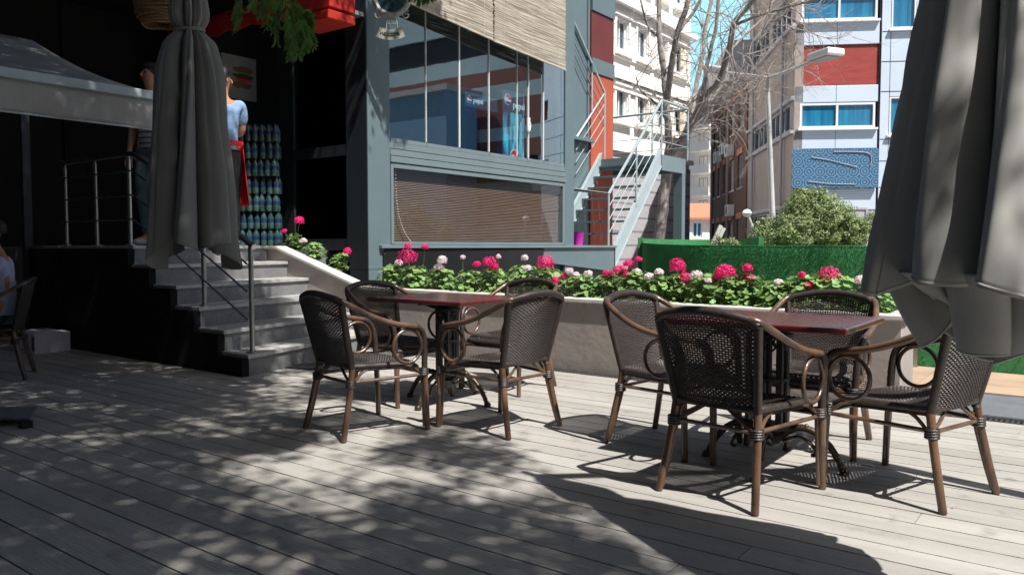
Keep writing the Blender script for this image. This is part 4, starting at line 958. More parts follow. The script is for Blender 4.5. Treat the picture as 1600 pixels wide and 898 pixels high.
def openwall(par, o_, ux, uz, n, holes, th, m_, name='wall'):
    """wall slab o_ + ux,uz with rectangular holes (x0,x1,z0,z1) in metres"""
    o_, n = V(o_), V(n).normalized(); x = V(ux).normalized(); z = V(uz).normalized(); L_, H_ = V(ux).length, V(uz).length
    xs_ = sorted({0, L_}|{min(max(h[0],0),L_) for h in holes}|{min(max(h[1],0),L_) for h in holes}); zs_ = sorted({0, H_}|{h[2] for h in holes}|{h[3] for h in holes}); mb = MB()
    for a, b in zip(zs_, zs_[1:]):
        run = None
        for c_, d in list(zip(xs_, xs_[1:])):
            mx_, mz_ = (c_+d)/2, (a+b)/2
            hole = any(h[0] < mx_ < h[1] and h[2] < mz_ < h[3] for h in holes)
            if not hole: run = (run[0], d) if run else (c_, d)
            if hole or d == xs_[-1]:
                if run: mb.obox(o_+x*run[0]+z*a, x*(run[1]-run[0]), -n*th, z*(b-a))
                run = None
    return mb.build(name, m_, par)
EX = V((1,0,0)); EY = V((0,1,0)); EZ = V((0,0,1))
# red and grey wing right behind the stair
XR = -9.0
rw = thing('red_grey_wing', 'narrow cafe wing with dark red and orange panels behind the steel stair', 'building', (XR, 14, 0))
yr0, yr1, yr2 = 11.9, onX(923, 50, XR).y, onX(958, 50, XR).y
zz = [onX(940, v, XR).z for v in (345, 119, 96, 24, 2)]
MB().box(XR-3, XR-.02, yr0, yr2, -.1, 9).build('wall', M['clad'], rw)
for z0, z1, m_ in ((-.1, zz[1], 'orange'), (zz[1]+.004, zz[2], 'clad'), (zz[2]+.004, zz[3], 'wingred'), (zz[3]+.004, zz[4]+.2, 'clad'), (zz[4]+.2, 9, 'wingred')):
    MB().box(XR-.018, XR+.02+(.03 if m_ == 'clad' else 0), yr1, yr2-.004, z0, z1-.004).build('facade_panel', M[m_], rw)
win(rw, (XR, yr0+.3, 3.4), EY*(yr1-yr0-.36), EZ*5, EX, M['clad'], M['wglass'], mull=1)
# white building along the street
XW = -15.8
wb = thing('white_building', 'sunlit white building with moulded cornices and narrow framed windows', 'building', (XW, 28, 0))
yw0, yw1 = 16.5, onX(1079, 80, XW).y
holes = []; rows_ = [(onX(994, 87, XW).z, onX(994, 42, XW).z), (onX(990, 190, XW).z, onX(990, 145, XW).z), (12.0, 13.4)]
cols_ = [onX(px, 100, XW).y for px in (962, 994, 1025, 1052)]
step = (cols_[2]-cols_[0])/2; c0 = cols_[0]-step*3
yy = c0; cs = []
while yy < yw1-1.2: cs.append(yy); yy += step
for zr in rows_:
    for y_ in cs: holes.append((y_-yw0, y_-yw0+.95, zr[0], zr[1]))
openwall(wb, (XW, yw0, 0), EY*(yw1-yw0), EZ*15.2, EX, holes, .3, M['bwhite'])
MB().box(XW-9, XW-.3, yw0, yw1, 0, 15.2).build('core', M['bwhite'], wb)
for h in holes:
    win(wb, (XW-.12, yw0+h[0], h[2]), EY*(h[1]-h[0]), EZ*(h[3]-h[2]), EX, M['frame'], M['wglass'], fw=.07)
    mb = MB(); y_, z0, z1 = yw0+h[0], h[2], h[3]
    mb.box(XW+.001, XW+.07, y_-.16, y_-.02, z0-.05, z1+.1).box(XW+.001, XW+.07, y_+.97, y_+1.11, z0-.05, z1+.1).box(XW+.001, XW+.14, y_-.22, y_+1.17, z1+.1, z1+.26).box(XW+.001, XW+.2, y_-.22, y_+1.17, z0-.28, z0-.06)
    mb.build('window_surround', M['bwhite'], wb)
mb = MB()
for z, d, hh in ((onX(980, 16, XW).z, .35, .22), (onX(980, 16, XW).z-.4, .12, .12), (onX(980,130,XW).z, .22, .18), (onX(980,130,XW).z-.42, .1, .1), (onX(980,95,XW).z, .08, .08), (4.9, .2, .2)): mb.box(XW+.001, XW+d, yw0, yw1+.05, z, z+hh)
mb.build('cornice', M['bwhite'], wb)
MB().box(XW+.002, XW+.06, yw0, yw1, 0, 4.7).build('ground_floor_siding', M['siding'], wb)
for zq in (6.2, 9.3):
    MB().box(XW-.0, XW+.05, yw1-1.15, yw1-.3, zq, zq+1.4).build('tan_panel', M['btan'], wb)
# far white tower block
tw = thing('white_tower', 'distant white tower block with stacked balconies at the end of the street', 'building', onD(1088, 385, 85))
fc = onD(1066, 385, 85); fd = onD(1106, 385, 82)
x_ = (fd-fc); x_.z = 0; n_ = V((x_.y, -x_.x, 0)).normalized(); x_n = x_.normalized()
Zt = H+(385-150)/FPX*85
fc.z = -5
MB().obox(fc-n_*1.5-x_*1.2, x_*2.0, -n_*9, EZ*(Zt+5)).build('wall', M['bwhite'], tw)
for i in range(11):
    z0 = -3+i*2.35
    if z0 > Zt-1: break
    MB().obox(V((fc.x, fc.y, z0))+x_*.05, x_*.95, -n_*1.5, EZ*.25).build('balcony', M['bwhite'], tw)
    MB().obox(V((fc.x, fc.y, z0+.25))+x_*.05, x_*.95, -n_*.08, EZ*.65).build('balcony_rail', M['bwhite'], tw)
    win(tw, V((fc.x, fc.y, z0+.3))-n_*1.49+x_*.25, x_*.35, EZ*1.7, n_, M['bgrey'], M['bluewin'], fw=.1, dep=.1, sill=False)
# small red roofed house
hs = thing('red_roof_house', 'small pale house with a red tiled roof low at the end of the street', 'house', onD(1095, 385, 62))
FH = 62.; a, b = onD(1062, 385, FH), onD(1112, 385, FH); x_ = (b-a); x_.z = 0; n_ = -cam2w(0, 1); a.z = -1; zE = H+(385-343)/FPX*FH; xn_ = x_.normalized()
zz_ = lambda py: H+(385-py)/FPX*FH+1
holes = [(x_.length*.40, x_.length*.70, zz_(371), zz_(347))]
openwall(hs, a, x_*1.3, EZ*(zE+1), n_, holes, .3, M['bwhite'])
MB().obox(a-n_*.31, x_*1.3, -n_*6, EZ*(zE+1)).build('core', M['bwhite'], hs)
win(hs, a+xn_*holes[0][0]+EZ*holes[0][2]-n_*.1, xn_*(holes[0][1]-holes[0][0]), EZ*(holes[0][3]-holes[0][2]), n_, M['frame'], M['bluewin'], fw=.1)
e0 = V((a.x, a.y, zE))+n_*.5-x_*.3
MB().prism([e0, e0+x_*1.7, e0+x_*1.7-n_*4+EZ*1.3, e0+x_*.7-n_*4+EZ*1.3], (0,0,.15)).build('roof', M['roof'], hs)
# right hand block : local frame
BA = R(6.3); sd = cam2w(sin(BA), cos(BA)); fd_ = cam2w(cos(BA), -sin(BA)); nF = -sd; nS = -fd_
C0 = onD(1237, 385, 24); C0.z = 0
def BF(s, z): return C0+fd_*s+EZ*z                            # front facade
def BS(t_, z): return C0+sd*t_+EZ*z                           # side facade
def zf(py, f=24.): return H+(385-py)/FPX*f
rb = thing('blue_grey_block', 'modern block clad in pale blue grey panels with a dark red band and blue windows', 'building', C0)
MB().obox(BF(.3, 0)+sd*.3, fd_*26, sd*7, EZ*10.6).build('core', M['bgrey'], rb)
s1_ = 2.42
bands = [(-.1, 2.2, 'panel'), (2.2, zf(295), 'panel'), (zf(235), zf(205), 'panel'), (zf(164), zf(138), 'panel'), (zf(77), zf(42), 'panel'), (zf(3), 10.6, 'panel')]
for z0, z1, m_ in bands:
    if z0 < 2 : continue
    for k in range(2): MB().obox(BF(s1_*k/2+.006, z0+.008), fd_*(s1_/2-.012), sd*.25, EZ*(z1-z0-.016)).build('facade_panel', M['panel'], rb, bevel=.01)
MB().obox(BF(.0, zf(137))+sd*.05, fd_*s1_, sd*.2, EZ*(zf(78)-zf(137))).build('red_panel', M['redpanel'], rb)
tp = MB().box(0, 2.48, 0, .12, 0, zf(236)-zf(295)).build('tile_pattern_panel', M['tilepattern'], rb); 
tp.matrix_parent_inverse = wm(rb).inverted(); tp.location = BF(-.06, zf(295))+nF*.16; tp.rotation_euler.z = atan2(fd_.y, fd_.x)
mb = MB()
pn = lambda px, py: BF(0,0)+fd_*((px-1237)/FPX*23.8)+EZ*(zf(py, 23.8))+nF*.18
mb.tube(smoothp([pn(1262,247), pn(1290,252), pn(1330,263)], 4), .010, 5).tube(smoothp([pn(1258,284), pn(1290,288), pn(1328,289)], 4), .010, 5).tube(smoothp([pn(1295,239), pn(1335,240), pn(1350,245), pn(1350,262)], 4), .012, 5); mb.build('torn_edge', M['bgrey'], rb)
win(rb, BF(.16, zf(203)), fd_*2.18, EZ*(zf(165)-zf(203)), nF, M['frame'], M['bluewin'], fw=.06)
win(rb, BF(.16, zf(40)), fd_*2.18, EZ*(zf(4)-zf(40)), nF, M['frame'], M['bluewin'], fw=.06)
win(rb, BF(.9, zf(370)), fd_*1.3, EZ*(zf(325)-zf(370)), nF, M['bgrey'], M['wglass'], fw=.06)
MB().obox(BF(0, -.1)+sd*.02, fd_*s1_, sd*.25, EZ*(zf(297)+.1-.02)).build('base_wall', M['bgrey'], rb)
MB().obox(BF(s1_, -.1)+nF*.0, fd_*.05, sd*.2, EZ*10.6).build('seam', M['claddark'], rb)
# right part with tall windows, further bays continue behind the parasol
hol = []
for bay in range(8):
    s0_ = s1_+.35+bay*2.55-.05
    for (ya_, yb_) in ((215, 157), (372, 322), (56, 2)): hol.append((s0_-s1_-.05, s0_-s1_-.05+.72, zf(ya_), zf(yb_)))
openwall(rb, BF(s1_+.05, 0)+nF*.04, fd_*20, EZ*10.6, nF, hol, .3, M['panel'])
for i, h in enumerate(hol[:12]): win(rb, BF(s1_+.05+h[0], h[2])+nF*.02, fd_*(h[1]-h[0]), EZ*(h[3]-h[2]), nF, M['frame'], M['bluewin'], fw=.06, mull=0)
mb = MB()
for k in range(18): mb.obox(BF(s1_+.10+k*.56+.2, 0)+nF*.042, fd_*.012, nF*.004, EZ*10.6) if k % 1 == 0 and k < 2 else None
for z_ in (zf(295), zf(255), zf(222), zf(150), zf(105), zf(60)): mb.obox(BF(s1_+.06, z_)+nF*.042, fd_*19.9, nF*.004, EZ*.018)
for k in range(8): mb.obox(BF(s1_+.06+1.28+k*2.55, 0)+nF*.042, fd_*.018, nF*.005, EZ*10.6)
mb.build('panel_joints', M['claddark'], rb)
# side facade of the grey block
T1 = 7.4
hs_ = []; zrow = [(zf(203), zf(160)), (zf(40), zf(-6)), (zf(385), zf(325))]
ribbon = [(.5, 3.3), (3.7, 6.9)]
for z0, z1 in zrow:
    for a_, b_ in ribbon: hs_.append((a_, b_, z0, z1))
openwall(rb, BS(.0, 0), sd*T1, EZ*10.6, nS, hs_, .25, M['taupe'])
for h in hs_: win(rb, BS(h[0], h[2])+nS*-.02, sd*(h[1]-h[0]), EZ*(h[3]-h[2]), nS, M['bgrey'], M['wglass'], fw=.07, mull=3)
mb = MB()
for z0, z1 in zrow: mb.obox(BS(0, z0-.14)+nS*.1, sd*T1, -nS*.1, EZ*.1).obox(BS(0, z1+.02)+nS*.1, sd*T1, -nS*.1, EZ*.12)
mb.build('ledge', M['bgrey'], rb)
mb = MB()
for t_ in (1.2, 6.0): MB().tube([BS(t_, 0)+nS*.1, BS(t_, 10.5)+nS*.1], .05, 7).build('downpipe', M['bgrey'], rb)
# brown brick block behind
bb = thing('brown_block', 'brown rendered block with terracotta window lintels and air conditioners, roof parapet overhanging', 'building', BS(T1, 0))
T2 = 17.6; hol = []
for z0 in (.9, 3.55, 6.2-.2):
    for k, t_ in enumerate((8.3, 10.3, 12.5, 14.2, 15.8)): hol.append((t_-T1, t_-T1+(1.15 if k < 2 else .8), z0+.0, z0+1.35))
openwall(bb, BS(T1+.02, 0)+nS*.05, sd*(T2-T1), EZ*7.6, nS, hol, .3, M['brown'])
MB().obox(BS(T1+.02, 0)-nS*.35, sd*(T2-T1), -nS*7, EZ*7.6).build('core', M['brown'], bb)
for h in hol:
    p = BS(T1+.02+h[0], h[2])-nS*.05
    win(bb, p, sd*(h[1]-h[0]), EZ*(h[3]-h[2]), nS, M['frame'] if int(h[0]*10) % 3 else M['bgrey'], M['wglass'], fw=.06)
    MB().obox(p+EZ*(h[3]-h[2]+.004)+nS*.13-sd*.05, sd*(h[1]-h[0]+.1), -nS*.08, EZ*.24).build('lintel', M['terra'], bb)
MB().obox(BS(T1-.6, 7.6)+nS*.85, sd*(T2-T1+1.2), -nS*3, EZ*1.45).build('roof_parapet', M['bgrey'], bb)
for t_, z_ in ((9.9, 2.4), (13.7, 5.1), (11.8, 5.25), (10.2, 5.0)):
    o_ = BS(t_, z_)+nS*.07; u_ = MB().obox(o_, sd*.75, nS*.3, EZ*.5).build('air_conditioner', M['frame'], bb, bevel=.02)
    MB().prism([o_+nS*.302+sd*.32+EZ*.25+(sd*cos(a_)+EZ*sin(a_))*.19 for a_ in [2*pi*i/20 for i in range(20)]], nS*.004).build('fan_grille', M['claddark'], u_)
mb = MB()
for t_ in (11.6, 16.6): MB().tube([BS(t_, 0)+nS*.12, BS(t_, 7.5)+nS*.12], .06, 7).build('downpipe', M['taupe'], bb)
# banded building across the yard, outside the frame, mirrored in the cafe glazing
ob = thing('banded_building', 'grey and dark red banded office building mirrored in the cafe windows', 'building', (11, 34, 0))
MB().box(2.5, 22, 34.1, 44, 0, 15).build('core', M['claddark'], ob)
for z0, z1, m_ in ((0, 2.2, 'bandgrey'), (2.2, 4.0, 'bandred'), (4.0, 4.6, 'bandgrey'), (5.9, 6.8, 'bandred'), (6.8, 7.5, 'bandgrey'), (7.5, 9.0, 'bandred'), (9.0, 9.8, 'bandgrey'), (9.8, 10.6, 'bandred'), (10.6, 11.5, 'bandgrey'), (13, 15, 'bandgrey')):
    MB().box(2.5, 22, 33.9, 34.09, z0, z1).build('facade_band', M[m_], ob)
ob2 = thing('pale_building', 'pale blue rendered building mirrored in the cafe windows', 'building', (19, 27, 0))
MB().box(12.6, 17.5, 31, 33.5, 0, 9.2).build('wall', M['bluewall'], ob2); MB().box(12.4, 17.7, 30.8, 33.7, 9.2, 9.5).build('roof', M['bgrey'], ob2)
tag(MB().prism([BF(0, -.11), BF(-7, -.11), BS(60, -.11)-fd_*9, BS(60, -.11)], (0,0,.03)).build('street', M['kerb']), kind='structure')

# ------------------------------------------------------------ street lamps
def lampf(t, pts, r): MB().tube(smoothp(pts, 4), r, 8).build('arm', M['lamp'], t, True)
sl_ = thing('street_lamp', 'tall grey street lamp with two arms before the blue grey block', 'street lamp', onD(1204, 380, 19))
MB().tube([onD(1209, 400, 19), onD(1207, 340, 19), onD(1199, 122, 19)], [.075, .07, .045], 10).build('pole', M['lamp'], sl_, True)
lampf(sl_, [onD(1199, 122, 19), onD(1215, 117, 18.7), onD(1272, 95, 17.6)], .04)
lampf(sl_, [onD(1199, 122, 19), onD(1180, 119, 19.4), onD(1128, 113, 20.4)], .035)
def head(a, b, w):
    a, b = V(a), V(b); d = b-a; x = d.cross(EZ).normalized(); u = x.cross(d).normalized()
    mb = MB(); P_ = [a-x*w*.5, a+x*w*.5, b+x*w*.8, b-x*w*.8]; mb.prism([P_[0], P_[1], P_[2], P_[3]], u*.16); o = mb.build('lamp_head', M['frame'], sl_, bevel=.04)
    MB().prism([p+(a+b)/2*0-u*.03+((a+b)/2-p)*.2 for p in P_], u*.028).build('lens', M['bgrey'], o)
head(onD(1268, 97, 17.7), onD(1307, 86, 17.0), .3); head(onD(1130, 115, 20.4), onD(1105, 111, 21.0), .26)
s2 = thing('garden_lamp', 'small globe lamp on a thin post left of the bush', 'lamp', onD(1172, 380, 14))
MB().tube([onD(1176, 400, 14), onD(1175, 352, 14)], .03, 8).build('post', M['lamp'], s2, True)
g_ = onD(1167, 333, 14); MB().lathe(g_, [(.01, -.07), (.06, -.05), (.085, 0), (.06, .05), (.01, .07)], 14).build('globe', M['frame'], s2, True)
MB().tube(smoothp([onD(1175, 352, 14), onD(1172, 344, 14), g_], 4), .02, 6).build('arm', M['lamp'], s2, True)

# ------------------------------------------------------------ bare curly tree
bt = thing('bare_tree', 'leafless tree with twisting pale twigs rising behind the steel stair', 'tree', onD(1030, 392, 20))
rnd = random.Random(21); D0 = 20.; U = D0/FPX*.86
def limb(mb, pts, r0, r1, dj=.5, n=8):
    a = [onD(x, y, D0+dd) for x, y, dd in pts]; pp_ = smoothp(a, 5); k = len(pp_)
    pp_ = [p+V((rnd.uniform(-1,1), rnd.uniform(-1,1), 0))*.012 for p in pp_]
    mb.tube(pp_, [(r0+(r1-r0)*i/(k-1))*U*.82 for i in range(k)], n); return pp_
mb = MB(); tr = limb(mb, [(1027, 420, 0), (1030, 375, 0), (1036, 320, 0), (1042, 270, 0), (1048, 225, 0)], 13, 11, n=12); mb.build('trunk', M['bark'], bt, True)
mb = MB(); LS = []
for pts, a, b in [
 ([(1046,235,0),(1043,190,0),(1038,120,.2),(1030,50,.4),(1031,-40,.6)], 9, 5), ([(1041,160,.1),(1048,110,-.3),(1058,55,-.6),(1075,0,-.8),(1080,-60,-1)], 8, 5),
 ([(1048,240,0),(1068,215,-.3),(1085,185,-.6),(1101,152,-.9),(1123,128,-1.2),(1138,82,-1.4),(1147,38,-1.6),(1170,10,-1.9),(1195,-20,-2.2)], 9, 4),
 ([(1098,160,-.9),(1103,110,-1),(1118,45,-1),(1123,-20,-1)], 5, 3.5), ([(1080,195,-.5),(1085,150,.2),(1097,90,.5),(1103,40,.7),(1120,-30,1)], 6, 4),
 ([(1147,40,-1.6),(1185,25,-1.9),(1230,12,-2.5),(1290,-5,-3)], 3.5, 2), ([(1060,50,-.6),(1085,17,-.4),(1098,-10,-.4)], 4, 3),
 ([(1043,190,0),(1022,160,.4),(1000,140,.6),(994,120,.6)], 3, 1.5), ([(1030,60,.4),(1012,40,.4),(1000,0,.2)], 3, 2), ([(1138,82,-1.4),(1160,60,-1),(1200,18,-.5),(1215,-20,0)], 3, 2)]:
    LS.append(limb(mb, pts, a, b))
mb.build('limbs', M['bark'], bt, True)
mb = MB()
def twig(p, d, ln, r, curl, lev=0):
    ln *= 1.28; r *= 1.0; curl /= 1.25; pts = [p]; d = d.normalized(); ax_ = V((rnd.uniform(-1,1), rnd.uniform(-1,1), rnd.uniform(-1,1))).normalized(); st_ = .06
    n = max(5, int(ln/st_))
    for i in range(n):
        if rnd.random() < .10: ax_ = (ax_+V((rnd.uniform(-1,1), rnd.uniform(-1,1), rnd.uniform(-1,1)))*.9).normalized(); 
        d = (Matrix.Rotation(curl*st_*rnd.uniform(.6,1.4), 3, ax_) @ d).normalized(); pts.append(pts[-1]+d*st_)
        if lev < 2 and rnd.random() < .10: twig(pts[-1], d+V((rnd.uniform(-1,1), rnd.uniform(-1,1), rnd.uniform(-1,1)))*.7, ln*.4, r*.6, curl*1.3, lev+1)
    mb.tube(pts, [r*(1-.7*i/len(pts)) for i in range(len(pts))], 4, cap=False)
for L_ in LS:
    for i in range(3, len(L_)):
        for _ in range(2 if rnd.random() < .35 else 1):
            if rnd.random() < .36: twig(L_[i], V((rnd.uniform(-1,1), rnd.uniform(-1,1), rnd.uniform(-.5,.9))), rnd.uniform(.6, 1.7), rnd.uniform(.009, .015), rnd.uniform(1.2, 3.6))
for _ in range(20): twig(onD(rnd.uniform(1100, 1240), rnd.uniform(0, 90), D0-rnd.uniform(1, 2.5)), V((rnd.uniform(-.4,1), -.2, rnd.uniform(-.6,.3))), rnd.uniform(1.2, 2.4), .013, rnd.uniform(1.2, 3))
for _ in range(12): twig(onD(rnd.uniform(1070, 1120), rnd.uniform(150, 210), D0-.5), V((rnd.uniform(.2,1), -.2, rnd.uniform(-.3,.4))), rnd.uniform(1.2, 2.0), .013, rnd.uniform(1.5, 3))
mb.build('twigs', M['twig'], bt)

# ------------------------------------------------------------ bushes
def bush(name, label, blobs, n, mat_, leaf=(.026, .010), stems=True):
    c0_ = blobs[0][0]; t = thing(name, label, 'bush', (c0_.x, c0_.y, 0)); mb = MB(); tot = sum(b[1]**2 for b in blobs)
    for c, rad, sq in blobs:
        for _ in range(int(n*rad*rad/tot)):
            d = V((rnd.gauss(0,1), rnd.gauss(0,1), rnd.gauss(0,1))).normalized(); k = rnd.random()**.35
            nz = .80+.38*noise.noise(d*2.6+V((c.x, c.y, rad)))+.12*noise.noise(d*8)
            p = c+V((d.x*rad, d.y*rad, d.z*rad*sq))*k*nz*1.1
            n_ = (d+V((rnd.uniform(-1,1), rnd.uniform(-1,1), rnd.uniform(-.2,1.2)))*.9).normalized(); x = n_.cross(V((rnd.uniform(-1,1), rnd.uniform(-1,1), rnd.uniform(-1,1)))).normalized(); y = n_.cross(x)
            a, b = leaf[0]*rnd.uniform(.7, 1.4), leaf[1]*rnd.uniform(.7, 1.3)
            mb.add([p-x*a, p+y*b+n_*.004, p+x*a, p-y*b+n_*.004], [(0,1,2,3)])
    mb.build('foliage', mat_, t)
    mb = MB()
    for c, rad, sq in blobs:
        for _ in range(9):
            d = V((rnd.uniform(-1,1), rnd.uniform(-1,1), rnd.uniform(.2,1))).normalized(); mb.tube([(c.x, c.y, .0), c-V((0,0,rad*sq*.6)), c+d*rad*.8], [.03, .02, .006], 5)
    mb.build('stem', M['bark'], t); return t
cb = onD(1277, 350, 11.5)
bush('bush', 'large light green leafy bush rising behind the green fence', [(cb, .62, .88), (onD(1240, 365, 11.3), .42, .8), (onD(1322, 362, 11.4), .40, .8), (onD(1262, 318, 11.6), .30, .9)], 26000, M['bushleaf'])
bush('shrub', 'thin pale shrub between the garden lamp and the large bush', [(onD(1188, 368, 12.2), .24, 1.1), (onD(1196, 350, 12.2), .13, 1.2)], 900, M['bushleaf'])
bush('shrub', 'sparse green shoots just showing over the curved green fence', [(onD(1125, 378, 10.5), .15, .5), (onD(1145, 380, 10.3), .12, .5)], 260, M['bushleaf'])
bush('shrub', 'leafy shoots beside the parasol in front of the blue grey block', [(onD(1365, 352, 11.5), .2, 1.2)], 900, M['bushleaf'])
MB_ = MB().bar(onD(1113, 382, 11), onD(1126, 352, 11), .05).bar(onD(1119, 382, 11), onD(1131, 356, 11), .05)
tag(MB_.build('wooden_stake', M['cap']), 'two crossed pale stakes leaning behind the curved green fence', 'stakes')

# ------------------------------------------------------------ overhead locust tree casting the dappled shade
lt = thing('locust_tree', 'tall leafy tree over the deck whose feathery sprays hang into the top of the view', 'tree', cam2w(-4.2, -2.6))
rnd = random.Random(31)
tb_ = cam2w(-4.2, -2.6)
MB().tube(smoothp([tb_, tb_+cam2w(.1,.1)+EZ*1.8, tb_+cam2w(.5,.7)+EZ*6], 6), [.26-.008*i for i in range(13)], 12).build('trunk', M['bark'], lt, True)
kx, ky = SUN.x/SUN.z, SUN.y/SUN.z
BT = [(-1, 1.6), (1.6, 1.45), (2.45, .46), (2.8, .34), (3.26, .26), (3.76, .28), (4.3, .15), (5.1, -.65), (7.1, -1.4), (8.2, -1.85), (9.2, -3.3), (10.6, -3.6), (11.2, -2.7), (12.6, -2.6), (14, -3)]
def Bf(f):
    if f <= BT[0][0]: return BT[0][1]
    for (a, ra_), (b, rb_) in zip(BT, BT[1:]):
        if f <= b: return ra_+(rb_-ra_)*(f-a)/(b-a)
    return BT[-1][1]
def sst(a, b, x): x = max(0, min(1, (x-a)/(b-a))); return x*x*(3-2*x)
mb = MB(); cnt = 0; ncl = 0; tips = []
from statistics import NormalDist
NI = NormalDist().inv_cdf
for _ in range(22000):
    r_, f_ = rnd.uniform(-9, 1.8), rnd.uniform(-1.5, 14)
    d = Bf(f_)-r_
    cov = .02+.46*sst(-.3, .4, d)+.24*sst(.5, 1.3, d)+.26*sst(1.2, 2.1, d)
    if f_ < 3.3 and d > .1: cov = max(cov, .98*sst(3.4, 3.0, f_)) if 0 else max(cov, .98 if f_ < 3.05 else .85)
    if -3.5 < r_ < -2.1 and 5.4 < f_ < 7.0: cov = max(cov, .98)
    if d > 1.2 and f_ > 6.8: cov = max(cov, .95)
    if cov < .05: continue
    nz = noise.noise(V((r_*1.35, f_*1.35, 3.3)))+.55*noise.noise(V((r_*3.6, f_*3.6, 7.7)))
    if nz > .30*NI(min(cov, .996)) or rnd.random() > .85: continue
    z = rnd.uniform(6.2, 9.0) if f_ < 8 else rnd.uniform(6.8, 9.5)
    g_ = cam2w(r_, f_); c = V((g_.x+kx*z, g_.y+ky*z, z))
    q = proj(c)
    if q and -90 < q[0] < 1700 and q[1] > -70: continue
    ncl += 1
    if ncl % 60 == 0: tips.append(c)
    for i in range(22):
        o_ = V((rnd.gauss(0, .12), rnd.gauss(0, .12), rnd.gauss(0, .09))); pp = c+o_
        q = proj(pp)
        if q and -20 < q[0] < 1620 and q[1] > -14: continue
        n_ = V((rnd.uniform(-.7,.7), rnd.uniform(-.7,.7), 1)).normalized(); x = n_.cross(V((rnd.uniform(-1,1), rnd.uniform(-1,1), .1))).normalized(); y = n_.cross(x)
        a, b = rnd.uniform(.036, .066), rnd.uniform(.017, .027)
        mb.add([pp-x*a, pp+y*b, pp+x*a, pp-y*b], [(0,1,2,3)]); cnt += 1
print('leaves', cnt, ncl)
mb.build('foliage', M['leafdark'], lt)
mb = MB(); hub_ = tb_+cam2w(.5,.7)+EZ*5.9
for c in tips[:110]:
    m1 = hub_.lerp(c, .5)+V((0,0,.7)); pp_ = smoothp([hub_, m1, c], 6)
    if all((proj(p) is None or not (-30 < proj(p)[0] < 1630 and proj(p)[1] > -20)) for p in pp_): mb.tube(pp_, [.06-.054*i/12 for i in range(len(pp_))], 5)
mb.build('limb', M['bark'], lt)
def frond(mb, p, d, ln, w):
    pts = [p]; d = V(d).normalized()
    for i in range(12): d = (d+V((0,0,-.10))+V((rnd.uniform(-.05,.05),)*2+(0,))).normalized(); pts.append(pts[-1]+d*ln/12)
    mb.tube(pts, .0018, 4, cap=False)
    for i in range(1, 13):
        dd = (pts[i]-pts[i-1]).normalized(); s_ = dd.cross(V((rnd.uniform(-.3,.3), -.8, rnd.uniform(-.2,.4)))).normalized()
        for sg_ in (-1, 1):
            e = (s_*sg_+dd*.55+V((0,0,-.25))).normalized(); L_ = w*(1-.5*abs(i/12-.45)); y = e.cross(s_.cross(dd)).normalized()*L_*.2
            mb.add([pts[i], pts[i]+e*L_*.5+y, pts[i]+e*L_, pts[i]+e*L_*.5-y], [(0,1,2,3)])
SP = [MB(), MB(), MB()]; D1 = 3.4
for x, y, dx, dz, ln in [(430,-30,-.3,-1,.20),(437,-22,-.15,-1,.24),(446,-18,.0,-1,.27),(455,-12,.15,-1,.24),(462,0,.25,-1,.20),(440,0,-.5,-.8,.14),(470,10,.3,-1,.18),(452,10,-.1,-1,.17),(448,30,.1,-1,.15),(465,30,.5,-.6,.10),(470,34,.35,-1,.13),(462,45,.2,-1,.12),(458,52,-.2,-1,.10),
    (375,-25,-.1,-1,.20),(372,-15,.05,-1,.16),(425,-30,-.6,-.7,.15),(412,-25,-.6,-.6,.12),(470,20,.9,-.35,.08),(600,-40,.1,-1,.09),(618,-38,.1,-1,.09),(640,-38,-.2,-1,.10),(655,-26,.3,-1,.08),(668,-22,.3,-1,.06)]:
    frond(SP[0 if x < 400 else 1 if x < 560 else 2], onD(x, y, D1+rnd.uniform(-.15,.15)), cam2w(dx, rnd.uniform(-.3,.3))+EZ*dz, ln, .05)
SP[1].tube(smoothp([onD(445, -60, D1), onD(450, -10, D1), onD(458, 20, D1), onD(462, 45, D1)], 5), [.006-.0003*i for i in range(16)], 5)
SP[0].tube([onD(374, -60, D1), onD(374, -20, D1)], .003, 5); SP[2].tube(smoothp([onD(600, -60, D1), onD(630, -30, D1), onD(668, -14, D1)], 5), .003, 5)
for q_ in SP: q_.build('leaf_spray', M['sprayleaf'], lt)

# ------------------------------------------------------------ people
def skin(nodes, edges, root, name, m_, parent, T, sub=2):
    me = bpy.data.meshes.new(name); ks = list(nodes); me.from_pydata([nodes[k][0] for k in ks], [(ks.index(a), ks.index(b)) for a, b in edges], [])
    o = bpy.data.objects.new(name, me); col.objects.link(o)
    md = o.modifiers.new('k', 'SKIN'); md.use_smooth_shade = True
    for i, k in enumerate(ks):
        r_ = nodes[k][1]; sv = me.skin_vertices[0].data[i]; sv.radius = (r_, r_) if not isinstance(r_, tuple) else r_; sv.use_root = (k == root)
    s = o.modifiers.new('s', 'SUBSURF'); s.levels = sub; s.render_levels = sub
    dg = bpy.context.evaluated_depsgraph_get(); m2 = bpy.data.meshes.new_from_object(o.evaluated_get(dg)); bpy.data.objects.remove(o)
    m2.materials.clear(); m2.materials.append(m_); m2.transform(T); m2.polygons.foreach_set('use_smooth', [True]*len(m2.polygons))
    q = bpy.data.objects.new(name, m2); col.objects.link(q); q.parent = parent; q.matrix_parent_inverse = wm(parent).inverted(); return q
